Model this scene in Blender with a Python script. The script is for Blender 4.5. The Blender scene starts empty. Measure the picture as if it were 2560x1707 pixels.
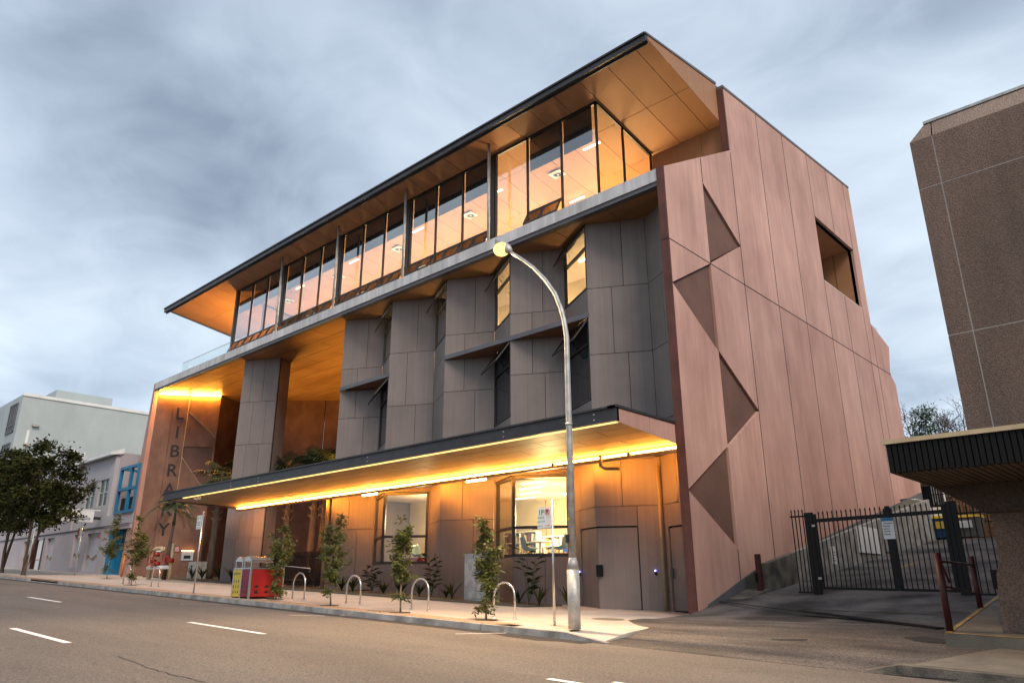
import bpy, bmesh, math, random
import numpy as np
from mathutils import Vector, Matrix
random.seed(7); rng = np.random.default_rng(7)
S = bpy.context.scene; C = bpy.context.collection
R_ = math.radians

# ------------------------------------------------------------------ camera
YAW, PITCH, ROLL, FPX = R_(42.83), R_(18.334), R_(-0.156), 1827.4
CAM = Vector((0, 0, 1.40))
fw = Vector((-math.sin(YAW)*math.cos(PITCH), math.cos(YAW)*math.cos(PITCH), math.sin(PITCH)))
r0 = Vector((math.cos(YAW), math.sin(YAW), 0)); u0 = r0.cross(fw)
rt = r0*math.cos(ROLL)+u0*math.sin(ROLL); up = rt.cross(fw)
cd = bpy.data.cameras.new('camera'); cam = bpy.data.objects.new('camera', cd); C.objects.link(cam)
cam.matrix_world = Matrix(((rt.x, up.x, -fw.x, CAM.x), (rt.y, up.y, -fw.y, CAM.y), (rt.z, up.z, -fw.z, CAM.z), (0, 0, 0, 1)))
cd.sensor_width = 36; cd.lens = FPX/2560*36; cd.clip_end = 3000; cd.clip_start = 0.05
S.camera = cam

# ------------------------------------------------------------------ sky, sun, exposure
SUN_DIR = Vector((0.68, -0.30, 0.67)).normalized()          # towards the sun
SUN_EL = math.asin(SUN_DIR.z); SUN_AZ = math.atan2(SUN_DIR.x, SUN_DIR.y)
S.view_settings.view_transform = 'Standard'; S.view_settings.look = 'None'
S.view_settings.gamma = 1; S.view_settings.use_curve_mapping = False
S.view_settings.exposure = 1.5
S.cycles.max_bounces = 7; S.cycles.diffuse_bounces = 3; S.cycles.glossy_bounces = 3
S.cycles.transparent_max_bounces = 24; S.cycles.caustics_reflective = False; S.cycles.caustics_refractive = False
S.cycles.sample_clamp_indirect = 4; S.cycles.use_denoising = True
world = bpy.data.worlds.new('World'); S.world = world; world.use_nodes = True
def build_world():
    nt = world.node_tree; N = nt.nodes; L = nt.links; N.clear()
    out = N.new('ShaderNodeOutputWorld'); bg = N.new('ShaderNodeBackground'); L.new(bg.outputs[0], out.inputs[0])
    sky = N.new('ShaderNodeTexSky'); sky.sky_type = 'NISHITA'; sky.sun_disc = False
    sky.sun_elevation = SUN_EL; sky.sun_rotation = SUN_AZ
    sk = N.new('ShaderNodeVectorMath'); sk.operation = 'SCALE'; sk.inputs['Scale'].default_value = 0.06
    L.new(sky.outputs[0], sk.inputs[0])
    tc = N.new('ShaderNodeTexCoord'); sep = N.new('ShaderNodeSeparateXYZ'); L.new(tc.outputs['Generated'], sep.inputs[0])
    def m(op, a, b=None):
        n = N.new('ShaderNodeMath'); n.operation = op
        for k, v in enumerate((a, b)):
            if v is None: continue
            if isinstance(v, (int, float)): n.inputs[k].default_value = v
            else: L.new(v, n.inputs[k])
        return n.outputs[0]
    zc = m('ADD', m('MAXIMUM', sep.outputs[2], 0.0), 0.16)
    cx, cy = m('DIVIDE', sep.outputs[0], zc), m('DIVIDE', sep.outputs[1], zc)
    cmb = N.new('ShaderNodeCombineXYZ'); L.new(cx, cmb.inputs[0]); L.new(cy, cmb.inputs[1])
    mp = N.new('ShaderNodeMapping'); mp.inputs['Rotation'].default_value = (0, 0, R_(35)); mp.inputs['Scale'].default_value = (0.80, 1.0, 1)
    mp.inputs['Location'].default_value = (1.3, 0.35, 0)
    L.new(cmb.outputs[0], mp.inputs[0])
    def noise(sc, det, rough, dist, loc=0):
        n = N.new('ShaderNodeTexNoise'); n.inputs['Scale'].default_value = sc; n.inputs['Detail'].default_value = det
        n.inputs['Roughness'].default_value = rough; n.inputs['Distortion'].default_value = dist
        if loc:
            v = N.new('ShaderNodeVectorMath'); v.operation = 'ADD'; v.inputs[1].default_value = (loc, loc*.7, 0); L.new(mp.outputs[0], v.inputs[0]); L.new(v.outputs[0], n.inputs[0])
        else: L.new(mp.outputs[0], n.inputs[0])
        return n.outputs[0]
    big = noise(0.75, 2.0, 0.5, 0.3); mid = noise(1.7, 3.5, 0.48, 0.4, 3.1)
    fine = noise(4.2, 5, 0.55, 0.8, 7.7); v = m('ADD', m('ADD', m('MULTIPLY', big, 0.50), m('MULTIPLY', mid, 0.36)), m('MULTIPLY', fine, 0.14))
    rp = N.new('ShaderNodeValToRGB'); L.new(v, rp.inputs[0]); e = rp.color_ramp.elements
    e[0].position = 0.37; e[0].color = (0.088, 0.108, 0.138, 1); e[1].position = 0.615; e[1].color = (0.285, 0.322, 0.352, 1)
    k = e.new(0.47); k.color = (0.172, 0.202, 0.240, 1)
    mx = N.new('ShaderNodeMixRGB'); mx.inputs[0].default_value = 0.9; L.new(sk.outputs[0], mx.inputs[1]); L.new(rp.outputs[0], mx.inputs[2])
    L.new(mx.outputs[0], bg.inputs[0]); bg.inputs[1].default_value = 1.22
build_world()
def lamp(name, kind, loc, energy, color, parent=None, target=None, **kw):
    d = bpy.data.lights.new(name, kind); d.energy = energy; d.color = color
    for k, v in kw.items(): setattr(d, k, v)
    o = bpy.data.objects.new(name, d); C.objects.link(o); o.location = loc
    if target is not None: o.rotation_euler = (Vector(target)-Vector(loc)).to_track_quat('-Z', 'Y').to_euler()
    return o
sun = lamp('sun', 'SUN', (30, -30, 40), 1.0, (1.0, 0.86, 0.74), target=Vector((30, -30, 40))-SUN_DIR, angle=R_(24))

# ------------------------------------------------------------------ picking: a photo pixel on a known wall, height or depth gives a point
def ray(px, py): return rt*((px-1280)/FPX) - up*((py-853.5)/FPX) + fw
def onY(px, py, y): r = ray(px, py); return CAM+r*((y-CAM.y)/r.y)
def onX(px, py, x): r = ray(px, py); return CAM+r*((x-CAM.x)/r.x)
def onZ(px, py, z): r = ray(px, py); return CAM+r*((z-CAM.z)/r.z)
GR = 0.035                                              # the street climbs to the left
def road_z(x): return -GR*x
def foot_z(x): return -GR*x+0.13

# ------------------------------------------------------------------ materials
MATS = {}
def mat(name, c1, c2=None, rough=0.6, metal=0.0, scale=(1, 1, 1), ns=1.0, detail=4, lo=0.35, hi=0.65, spec=0.4, bump=0.0, bscale=40, speck=0.0, sscale=90, streak=0.0, stscale=(6, 6, .25), ov=0.0):
    m = bpy.data.materials.new(name); m.use_nodes = True; nt = m.node_tree; N = nt.nodes; L = nt.links
    b = N['Principled BSDF']; b.inputs['Roughness'].default_value = rough; b.inputs['Metallic'].default_value = metal
    b.inputs['Specular IOR Level'].default_value = spec
    geo = N.new('ShaderNodeNewGeometry')
    def nz(sc, det, vec=None, ro=0.55):
        n = N.new('ShaderNodeTexNoise'); n.inputs['Scale'].default_value = sc; n.inputs['Detail'].default_value = det; n.inputs['Roughness'].default_value = ro
        if vec:
            mp = N.new('ShaderNodeMapping'); mp.inputs['Scale'].default_value = vec; L.new(geo.outputs['Position'], mp.inputs[0]); L.new(mp.outputs[0], n.inputs[0])
        else: L.new(geo.outputs['Position'], n.inputs[0])
        return n.outputs[0]
    c2 = c2 or tuple(v*0.82 for v in c1)
    rp = N.new('ShaderNodeValToRGB'); L.new(nz(ns, detail, scale), rp.inputs[0])
    rp.color_ramp.elements[0].position = lo; rp.color_ramp.elements[1].position = hi
    rp.color_ramp.elements[0].color = (*c2, 1); rp.color_ramp.elements[1].color = (*c1, 1)
    col = rp.outputs[0]
    def mul(col, fac_out, lo_, hi_, amt):
        r = N.new('ShaderNodeMapRange'); r.inputs['From Min'].default_value = lo_; r.inputs['From Max'].default_value = hi_
        r.inputs['To Min'].default_value = 1-amt; r.inputs['To Max'].default_value = 1+amt; L.new(fac_out, r.inputs[0])
        mx = N.new('ShaderNodeVectorMath'); mx.operation = 'SCALE'; L.new(col, mx.inputs[0]); L.new(r.outputs[0], mx.inputs['Scale']); return mx.outputs[0]
    if speck: col = mul(col, nz(sscale, 2), 0.3, 0.7, speck)
    if streak: col = mul(col, nz(1.0, 4, stscale, 0.65), 0.3, 0.7, streak)
    if ov: oi = N.new('ShaderNodeObjectInfo'); col = mul(col, oi.outputs['Random'], 0.0, 1.0, ov)
    L.new(col, b.inputs['Base Color'])
    if bump:
        bp = N.new('ShaderNodeBump'); bp.inputs['Strength'].default_value = bump; bp.inputs['Distance'].default_value = 0.02
        L.new(nz(bscale, 3), bp.inputs['Height']); L.new(bp.outputs[0], b.inputs['Normal'])
    MATS[name] = m; return m
def emit(name, color, strength):
    m = bpy.data.materials.new(name); m.use_nodes = True; N = m.node_tree.nodes; N.clear()
    e = N.new('ShaderNodeEmission'); o = N.new('ShaderNodeOutputMaterial'); e.inputs[0].default_value = (*color, 1); e.inputs[1].default_value = strength
    m.node_tree.links.new(e.outputs[0], o.inputs[0]); MATS[name] = m; return m
def glass(name, tint=(0.9, 0.93, 0.93), ior=1.5, boost=1.0):
    m = bpy.data.materials.new(name); m.use_nodes = True; N = m.node_tree.nodes; L = m.node_tree.links; N.clear()
    t = N.new('ShaderNodeBsdfTransparent'); t.inputs[0].default_value = (*tint, 1); g = N.new('ShaderNodeBsdfGlossy'); g.inputs['Roughness'].default_value = 0.01
    f = N.new('ShaderNodeFresnel'); f.inputs[0].default_value = ior; x = N.new('ShaderNodeMixShader'); o = N.new('ShaderNodeOutputMaterial')
    mm = N.new('ShaderNodeMath'); mm.operation = 'MULTIPLY'; mm.inputs[1].default_value = boost; mm.use_clamp = True
    L.new(f.outputs[0], mm.inputs[0]); L.new(mm.outputs[0], x.inputs[0]); L.new(t.outputs[0], x.inputs[1]); L.new(g.outputs[0], x.inputs[2]); L.new(x.outputs[0], o.inputs[0]); MATS[name] = m; return m
M = {}
M['asphalt'] = mat('asphalt', (0.150, 0.130, 0.112), (0.098, 0.085, 0.075), rough=0.85, ns=0.45, scale=(.35, 1.5, 1), detail=7, lo=.3, hi=.7, speck=0.5, sscale=34, bump=0.5, bscale=60)
M['asphalt_old'] = mat('old_asphalt', (0.115, 0.10, 0.09), (0.045, 0.04, 0.038), rough=0.9, ns=0.9, scale=(.5, 1.6, 1), detail=6, speck=0.6, sscale=26, bump=0.6, bscale=50)
M['drive'] = mat('driveway_concrete', (0.16, 0.142, 0.128), (0.034, 0.031, 0.029), rough=0.85, ns=0.55, detail=7, lo=.38, hi=.62, speck=0.4, sscale=30, bump=0.4)
M['patch'] = mat('asphalt_patch', (0.032, 0.031, 0.032), (0.024, 0.023, 0.024), rough=0.9, speck=0.4, sscale=30)
M['stain'] = mat('oil_stain', (0.085, 0.075, 0.066), (0.062, 0.055, 0.05), rough=0.6, ns=2.5, speck=0.5, sscale=34)
M['concrete'] = mat('path_concrete', (0.46, 0.41, 0.36), (0.36, 0.32, 0.28), rough=0.8, ns=0.8, detail=6, speck=0.12, sscale=30, bump=0.2)
M['paver'] = mat('brown_paver', (0.34, 0.22, 0.14), (0.27, 0.17, 0.11), rough=0.8, ns=3, speck=0.3, sscale=25)
M['stud'] = mat('stud', (0.55, 0.45, 0.33))
M['kerb'] = mat('kerb_concrete', (0.36, 0.34, 0.31), (0.16, 0.15, 0.14), rough=0.85, ns=2.2, detail=7, speck=0.2, bump=0.4)
M['kerb_old'] = mat('old_kerb', (0.16, 0.14, 0.11), (0.05, 0.045, 0.04), rough=0.9, ns=2, detail=7, speck=0.3, bump=0.6)
M['old_conc'] = mat('old_concrete', (0.20, 0.175, 0.14), (0.12, 0.105, 0.085), rough=0.85, ns=1.2, detail=7, speck=0.25, bump=0.4)
M['white_line'] = mat('road_paint', (0.78, 0.76, 0.74), (0.5, 0.48, 0.46), rough=0.7, ns=6, lo=.25, hi=.45)
M['yellow_line'] = mat('yellow_paint', (0.45, 0.27, 0.06), (0.2, 0.13, 0.05), rough=0.7, ns=4)
M['ground'] = mat('soil', (0.10, 0.09, 0.07), (0.06, 0.06, 0.04), rough=0.95)
M['panel'] = mat('grey_fibre_cement', (0.205, 0.166, 0.149), (0.175, 0.142, 0.128), rough=0.55, ns=0.8, speck=0.07, sscale=60, streak=0.10, stscale=(9, 9, .12), ov=.09)
M['dark'] = mat('shadow_gap', (0.018, 0.016, 0.016), rough=0.9)
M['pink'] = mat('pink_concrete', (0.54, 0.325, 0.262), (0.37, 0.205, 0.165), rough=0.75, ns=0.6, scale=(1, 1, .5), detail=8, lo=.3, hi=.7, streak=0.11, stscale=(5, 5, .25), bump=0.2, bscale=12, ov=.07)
M['pink2'] = mat('pink_concrete_dark', (0.46, 0.265, 0.213), (0.32, 0.175, 0.14), rough=0.75, ns=0.6, scale=(1, 1, .5), detail=8, lo=.3, hi=.7, streak=0.11, stscale=(5, 5, .25), bump=0.2, bscale=12, ov=.07)
M['pink3'] = mat('pink_concrete_dimmed', (0.21, 0.105, 0.068), (0.135, 0.065, 0.042), rough=0.75, ns=0.9, scale=(1, 1, .9), detail=7, streak=0.14, stscale=(2, 2, .7), bump=0.15, bscale=12, ov=.05)  # pink concrete with the name wall's weaker light darkened into its colour
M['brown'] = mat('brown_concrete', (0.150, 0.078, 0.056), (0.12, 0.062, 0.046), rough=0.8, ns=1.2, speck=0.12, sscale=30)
M['reveal'] = mat('red_reveal', (0.13, 0.045, 0.033), (0.085, 0.03, 0.022), rough=0.7, ns=1.5, streak=0.2)
M['soffit'] = mat('copper_soffit', (0.36, 0.18, 0.088), (0.31, 0.15, 0.073), rough=0.6, ns=0.5, speck=0.08, sscale=50, ov=.06)
M['soffit2'] = mat('slab_soffit', (0.36, 0.195, 0.09), (0.25, 0.13, 0.058), rough=0.45, ns=0.8, detail=6, scale=(.35, 1.4, 1), speck=0.06, ov=.06)
M['soffit3'] = mat('canopy_soffit', (0.30, 0.23, 0.145), (0.215, 0.165, 0.10), rough=0.5, ns=0.9, detail=5, scale=(.3, 1.2, 1), speck=0.05, ov=.06)
M['slab'] = mat('slab_concrete', (0.60, 0.585, 0.575), (0.46, 0.45, 0.445), rough=0.75, ns=0.7, streak=0.22, stscale=(4, 4, .2))
M['steel'] = mat('dark_steel', (0.045, 0.042, 0.045), (0.03, 0.028, 0.03), rough=0.4, metal=0.2, ns=2)
M['black'] = mat('black_metal', (0.006, 0.006, 0.006), rough=0.55, ns=3, spec=.25)
M['frame'] = mat('window_frame', (0.028, 0.024, 0.022), rough=0.4, ns=3)
M['slate'] = mat('slate_metal', (0.13, 0.125, 0.135), (0.10, 0.097, 0.105), rough=0.5)
M['galv'] = mat('galvanised_steel', (0.46, 0.45, 0.43), (0.30, 0.295, 0.28), rough=0.5, metal=0.35, ns=5, detail=5, speck=0.25, sscale=60)
M['inox'] = mat('stainless_steel', (0.62, 0.60, 0.57), rough=0.25, metal=0.85)
M['white'] = mat('white_paint', (0.72, 0.72, 0.71), (0.62, 0.62, 0.61), rough=0.6)
M['cream'] = mat('cream_metal', (0.52, 0.40, 0.24), (0.42, 0.31, 0.18), rough=0.6, ns=2)
M['blind'] = mat('roller_blind', (0.06, 0.058, 0.056), rough=0.9)
M['interior'] = mat('interior_wall', (0.62, 0.52, 0.37), (0.55, 0.46, 0.32), rough=0.7)
M['ceil'] = mat('interior_ceiling', (0.66, 0.56, 0.47), (0.62, 0.52, 0.43), rough=0.7)
M['dark_in'] = mat('dark_interior', (0.05, 0.045, 0.042), rough=0.8)
M['carpet'] = mat('carpet', (0.14, 0.12, 0.11), rough=0.95)
M['agg'] = mat('exposed_aggregate', (0.20, 0.135, 0.103), (0.115, 0.078, 0.062), rough=0.9, ns=0.35, scale=(1, 1, .45), detail=7, lo=.3, hi=.7, speck=0.5, sscale=52, streak=.12, stscale=(2.5, 2.5, .15), bump=0.7, bscale=46, ov=.06)
M['agg_light'] = mat('pale_aggregate', (0.26, 0.19, 0.15), (0.18, 0.125, 0.10), rough=0.9, ns=0.6, speck=0.5, sscale=46, bump=0.7, bscale=46)
M['joint'] = mat('joint_sealant', (0.34, 0.30, 0.27), rough=0.7)
M['rib'] = mat('dark_rib', (0.006, 0.0055, 0.0055), (0.004, 0.004, 0.004), rough=0.7, ns=2, spec=.2)
M['timber'] = mat('soffit_timber', (0.12, 0.08, 0.05), (0.08, 0.052, 0.034), rough=0.7, ns=2, scale=(3, .3, 1))
M['beam'] = mat('brown_beam', (0.075, 0.052, 0.037), (0.055, 0.038, 0.028), rough=0.8, speck=0.3, sscale=25)
M['maroon'] = mat('maroon_paint', (0.060, 0.010, 0.010), (0.04, 0.008, 0.008), rough=0.5, ns=4)
M['block'] = mat('grey_render', (0.40, 0.45, 0.45), (0.35, 0.395, 0.40), rough=0.8, ns=0.25, detail=6, streak=0.05, stscale=(.8, .8, .25))
M['render'] = mat('pale_render', (0.44, 0.42, 0.43), (0.39, 0.37, 0.385), rough=0.8, ns=0.4)
M['render2'] = mat('mauve_render', (0.40, 0.355, 0.365), (0.35, 0.305, 0.32), rough=0.8, ns=0.4)
M['blue'] = mat('blue_paint', (0.015, 0.17, 0.32), rough=0.45)
M['wframe'] = mat('pale_green_frame', (0.38, 0.44, 0.40), rough=0.5)
M['darkglass'] = mat('dark_window_glass', (0.022, 0.024, 0.028), rough=0.08, spec=0.6)
M['poster'] = mat('shop_poster', (0.40, 0.40, 0.43), (0.34, 0.34, 0.37), rough=0.5)
M['orange'] = mat('orange_paint', (0.55, 0.17, 0.02), rough=0.5)
M['red'] = mat('red_paint', (0.34, 0.018, 0.018), (0.24, 0.014, 0.014), rough=0.35)
M['magenta'] = mat('magenta_vinyl', (0.20, 0.014, 0.035), (0.15, 0.011, 0.03), rough=0.4)
M['yellow'] = mat('yellow_vinyl', (0.55, 0.40, 0.03), (0.42, 0.31, 0.03), rough=0.4)
M['ink'] = mat('black_ink', (0.012, 0.012, 0.012), rough=0.5)
M['letter'] = mat('letter_metal', (0.018, 0.009, 0.007), rough=0.5)
M['green_ink'] = mat('green_ink', (0.03, 0.28, 0.10), rough=0.5)
M['red_ink'] = mat('red_ink', (0.5, 0.03, 0.03), rough=0.5)
M['blue_ink'] = mat('blue_ink', (0.02, 0.05, 0.20), rough=0.5)
M['gold'] = mat('gold_ink', (0.60, 0.33, 0.02), rough=0.5)
M['leaf'] = mat('leaf_green', (0.12, 0.125, 0.028), (0.05, 0.062, 0.018), rough=0.65, ns=3.5, detail=3, spec=.2)
M['leaf_dark'] = mat('leaf_dark_green', (0.050, 0.055, 0.014), (0.016, 0.020, 0.007), rough=0.85, ns=1.3, detail=3, spec=.08)
M['leaf_bush'] = mat('bush_green', (0.05, 0.065, 0.03), (0.02, 0.03, 0.014), rough=0.5, ns=4)
M['palm'] = mat('palm_green', (0.06, 0.085, 0.035), (0.03, 0.045, 0.02), rough=0.5, ns=2)
M['conifer'] = mat('conifer_green', (0.035, 0.07, 0.03), (0.02, 0.04, 0.018), rough=0.7, ns=1)
M['bark'] = mat('bark', (0.10, 0.07, 0.05), (0.05, 0.036, 0.028), rough=0.9, ns=6, scale=(1, 1, .3), bump=0.6)
M['twig'] = mat('pale_stem', (0.24, 0.19, 0.13), rough=0.8)
M['soil'] = mat('mulch', (0.03, 0.02, 0.014), rough=1, ns=8)
M['brick'] = mat('brown_brick', (0.25, 0.14, 0.075), (0.17, 0.09, 0.05), rough=0.85, ns=9)
M['mortar'] = mat('mortar', (0.27, 0.21, 0.16), rough=0.9)
M['chair'] = mat('sage_plastic', (0.15, 0.22, 0.17), rough=0.4)
M['tan'] = mat('tan_wood', (0.40, 0.22, 0.07), rough=0.5)
M['maroon_book'] = mat('maroon_back', (0.16, 0.05, 0.04), rough=0.6)
M['bin_blue'] = mat('bin_blue', (0.015, 0.07, 0.17), rough=0.45)
M['bin_grey'] = mat('bin_grey', (0.15, 0.15, 0.14), rough=0.5)
M['bin_yellow'] = mat('bin_yellow', (0.60, 0.40, 0.03), rough=0.45)
M['screen'] = emit('blue_screen', (0.10, 0.22, 0.9), 0.35)
M['led'] = emit('amber_led', (1.0, 0.34, 0.035), 58)
M['led_wall'] = emit('amber_wall_led', (1.0, 0.45, 0.10), 6)
M['tube'] = emit('ceiling_tube', (1.0, 0.86, 0.60), 3.2)
M['lamp_lens'] = emit('lamp_lens', (1.0, 0.60, 0.15), 1.15)
M['led_top'] = emit('amber_cove_led', (1.0, 0.42, 0.045), 150)
M['under_tube'] = emit('under_canopy_tube', (1.0, 0.50, 0.14), 30)
M['lip_glow'] = emit('front_lip_glow', (1.0, 0.58, 0.18), 1.0)  # emission stands in for strip light caught on the metal lip, no lamp
M['blue_led'] = emit('blue_led', (0.2, 0.25, 1.0), 6)
M['win_glow'] = emit('lit_window', (1.0, 0.62, 0.22), 0.22)
M['glass'] = glass('window_glass', boost=3.0); M['glass_clear'] = glass('balustrade_glass', (0.86, 0.94, 0.93), boost=1.3); M['glass_top'] = glass('top_floor_glass', (0.92, 0.94, 0.94), boost=5.5); M['glass_dark'] = glass('tinted_glass', (0.55, 0.55, 0.55), boost=0.9)

# ------------------------------------------------------------------ mesh helpers
class MB:
    def __init__(s): s.v = []; s.f = []; s.sm = []
    def add(s, vs, fs, smooth=False):
        o = len(s.v); s.v += [tuple(v) for v in vs]; s.f += [tuple(i+o for i in f) for f in fs]; s.sm += [smooth]*len(fs); return s
    def box(s, x0, y0, z0, x1, y1, z1):
        if x0 > x1: x0, x1 = x1, x0
        if y0 > y1: y0, y1 = y1, y0
        if z0 > z1: z0, z1 = z1, z0
        return s.hexa([(x0, y0, z0), (x1, y0, z0), (x1, y1, z0), (x0, y1, z0)], [(x0, y0, z1), (x1, y0, z1), (x1, y1, z1), (x0, y1, z1)])
    def hexa(s, a, b): return s.prism(a, b)
    def prism(s, a, b):                                  # two matching rings, any winding
        n = len(a); fs = [tuple(range(n))[::-1], tuple(range(n, 2*n))]+[(i, (i+1) % n, n+(i+1) % n, n+i) for i in range(n)]
        pa = [Vector(p) for p in a]; pb = [Vector(p) for p in b]
        nrm = Vector((0, 0, 0))
        for i in range(n): nrm += pa[i].cross(pa[(i+1) % n])
        if nrm.dot(sum((q for q in pb), Vector())/n - sum((q for q in pa), Vector())/n) < 0: fs = [f[::-1] for f in fs]
        return s.add(a+b if isinstance(a, list) else list(a)+list(b), fs)
    def ext(s, pts, d): return s.prism([tuple(p) for p in pts], [tuple(Vector(p)+Vector(d)) for p in pts])
    def bar(s, a, b, w, h=None, upv=(0, 0, 1)):
        a, b = Vector(a), Vector(b); h = h or w; d = (b-a).normalized(); u = Vector(upv)
        if abs(d.dot(u)) > .98: u = Vector((0, 1, 0))
        sx = d.cross(u).normalized()*(w/2); sy = sx.cross(d).normalized()*(h/2)
        r = [sx+sy, -sx+sy, -sx-sy, sx-sy]; return s.prism([tuple(a+q) for q in r], [tuple(b+q) for q in r])
    def tube(s, pts, r, n=10, caps=True):
        pts = [Vector(p) for p in pts]; k = len(pts); rs = r if isinstance(r, (list, tuple)) else [r]*k; vs = []; u = None
        for i, p in enumerate(pts):
            d = (pts[min(i+1, k-1)]-pts[max(i-1, 0)]).normalized()
            if u is None: u = d.orthogonal().normalized()
            u = (u-d*u.dot(d)).normalized(); w = d.cross(u)
            vs += [tuple(p+(u*math.cos(2*math.pi*j/n)+w*math.sin(2*math.pi*j/n))*rs[i]) for j in range(n)]
        fs = [(i*n+j, i*n+(j+1) % n, (i+1)*n+(j+1) % n, (i+1)*n+j) for i in range(k-1) for j in range(n)]
        s.add(vs, fs, True)
        if caps: s.f += [tuple(len(s.v)-k*n+j for j in range(n))[::-1], tuple(len(s.v)-n+j for j in range(n))]; s.sm += [False]*2
        return s
    def ball(s, c, r, n=10, m=7, sc=(1, 1, 1)):
        vs = [(c[0]+r*sc[0]*math.sin(math.pi*i/m)*math.cos(2*math.pi*j/n), c[1]+r*sc[1]*math.sin(math.pi*i/m)*math.sin(2*math.pi*j/n), c[2]+r*sc[2]*math.cos(math.pi*i/m)) for i in range(m+1) for j in range(n)]
        return s.add(vs, [(i*n+j, (i+1)*n+j, (i+1)*n+(j+1) % n, i*n+(j+1) % n) for i in range(m) for j in range(n)], True)
    def disc(s, c, ax, r, t, n=20):
        c = Vector(c); ax = Vector(ax).normalized(); return s.tube([c, c+ax*t], r, n)
    def build(s, name, m, parent=None, **props):
        me = bpy.data.meshes.new(name); me.from_pydata(s.v, [], s.f); me.update()
        me.polygons.foreach_set('use_smooth', s.sm); ms = m if isinstance(m, (list, tuple)) else [m]
        for k in ms: me.materials.append(MATS[k] if isinstance(k, str) and k in MATS else (M[k] if isinstance(k, str) else k))
        o = bpy.data.objects.new(name, me); C.objects.link(o)
        if parent: attach(o, parent)
        for k, v in props.items(): o[k] = v
        return o
WORLD = {}
def origin(p):
    t = Vector(p.location)
    while p.parent: p = p.parent; t += Vector(p.location) if p.type == 'EMPTY' else Vector()
    return t
def attach(o, p):
    o.parent = p; o.matrix_parent_inverse = Matrix.Translation(-ABS.get(p.name, Vector((0, 0, 0))))
ABS = {}
def thing(name, label, cat, loc=(0, 0, 0), group=None):
    o = bpy.data.objects.new(name, None); C.objects.link(o); o.location = loc; o.empty_display_size = .3
    ABS[o.name] = Vector(loc); o['label'] = label; o['category'] = cat
    if group: o['group'] = group
    return o
def tag(o, label, cat, group=None):
    o['label'] = label; o['category'] = cat
    if group: o['group'] = group
    return o
def struct(name, mb, m): return mb.build(name, m, kind='structure')
def move_copy(root, d, label, group=None):
    r = root.copy(); C.objects.link(r); r.location = Vector(root.location)+Vector(d); r['label'] = label
    if group: r['group'] = group
    for ch in list(root.children):
        c = ch.copy(); C.objects.link(c); c.parent = r; c.matrix_parent_inverse = ch.matrix_parent_inverse.copy()
        for g in list(ch.children):
            e = g.copy(); C.objects.link(e); e.parent = c; e.matrix_parent_inverse = g.matrix_parent_inverse.copy()
    return r
def text_obj(name, s, size, m, origin_pt, right, upv, parent=None, depth=0.01, align='CENTER', bold=0.0, spacing=1.0):
    cu = bpy.data.curves.new(name, 'FONT'); cu.body = s; cu.size = size; cu.align_x = align; cu.extrude = depth; cu.offset = bold; cu.space_character = spacing
    tmp = bpy.data.objects.new(name, cu); C.objects.link(tmp)
    dg = bpy.context.evaluated_depsgraph_get(); me = bpy.data.meshes.new_from_object(tmp.evaluated_get(dg)); bpy.data.objects.remove(tmp)
    rgt = Vector(right).normalized(); u = Vector(upv).normalized(); n = rgt.cross(u)
    me.transform(Matrix(((rgt.x, u.x, n.x, origin_pt[0]), (rgt.y, u.y, n.y, origin_pt[1]), (rgt.z, u.z, n.z, origin_pt[2]), (0, 0, 0, 1))))
    me.materials.clear(); me.materials.append(M[m]); o = bpy.data.objects.new(name, me); C.objects.link(o)
    if parent: attach(o, parent)
    return o
def leaves(pos, length, width, name, m, parent, spread=1.0, droop=0.0, **kw):
    """many small leaf blades; pos: n x 3"""
    pos = np.asarray(pos); n = len(pos)
    d = rng.normal(size=(n, 3)); d[:, 2] = d[:, 2]*.6-droop; d /= np.linalg.norm(d, axis=1)[:, None]
    q = rng.normal(size=(n, 3)); sd = np.cross(d, q); sd /= np.linalg.norm(sd, axis=1)[:, None]
    ln = (length*rng.uniform(.65, 1.25, n))[:, None]; wd = (width*rng.uniform(.7, 1.2, n))[:, None]
    v = np.stack([pos, pos+d*ln*.5+sd*wd*.5, pos+d*ln, pos+d*ln*.5-sd*wd*.5], 1).reshape(-1, 3)
    mb = MB(); mb.v = [tuple(x) for x in v]; mb.f = [(4*i, 4*i+1, 4*i+2, 4*i+3) for i in range(n)]; mb.sm = [False]*n
    return mb.build(name, m, parent, **kw)

# ================================================================== SETTING
def sheet(x0, x1, y0, y1, nx, ny, zf):
    mb = MB(); xs = [x0+(x1-x0)*i/nx for i in range(nx+1)]; ys = [y0+(y1-y0)*j/ny for j in range(ny+1)]
    mb.v = [(x, y, zf(x, y)) for y in ys for x in xs]
    mb.f = [(j*(nx+1)+i, j*(nx+1)+i+1, (j+1)*(nx+1)+i+1, (j+1)*(nx+1)+i) for j in range(ny) for i in range(nx)]; mb.sm = [True]*len(mb.f); return mb
struct('ground', sheet(-600, 400, -300, 500, 60, 60, lambda x, y: -GR*max(min(x, 60), -160)-0.35+max(0, y-52)*0.11*(1 if y < 160 else 0)+(11.9 if y >= 160 else 0)), 'ground')
struct('road', sheet(-160, 60, -22, 12.2, 44, 8, lambda x, y: road_z(x)), 'asphalt')
def lerp(x, pts):
    if x <= pts[0][0]: return pts[0][1]
    for (a, b), (c, d) in zip(pts, pts[1:]):
        if x <= c: return b+(d-b)*(x-a)/(c-a)
    return pts[-1][1]
FL = [(12.2, 0), (15, .10), (19, .20), (22, .72), (42, 3.05), (52, 3.3)]; FR = [(12.2, 0), (15, .26), (19, .58), (22, .95), (42, 3.3), (52, 3.5)]
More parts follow.
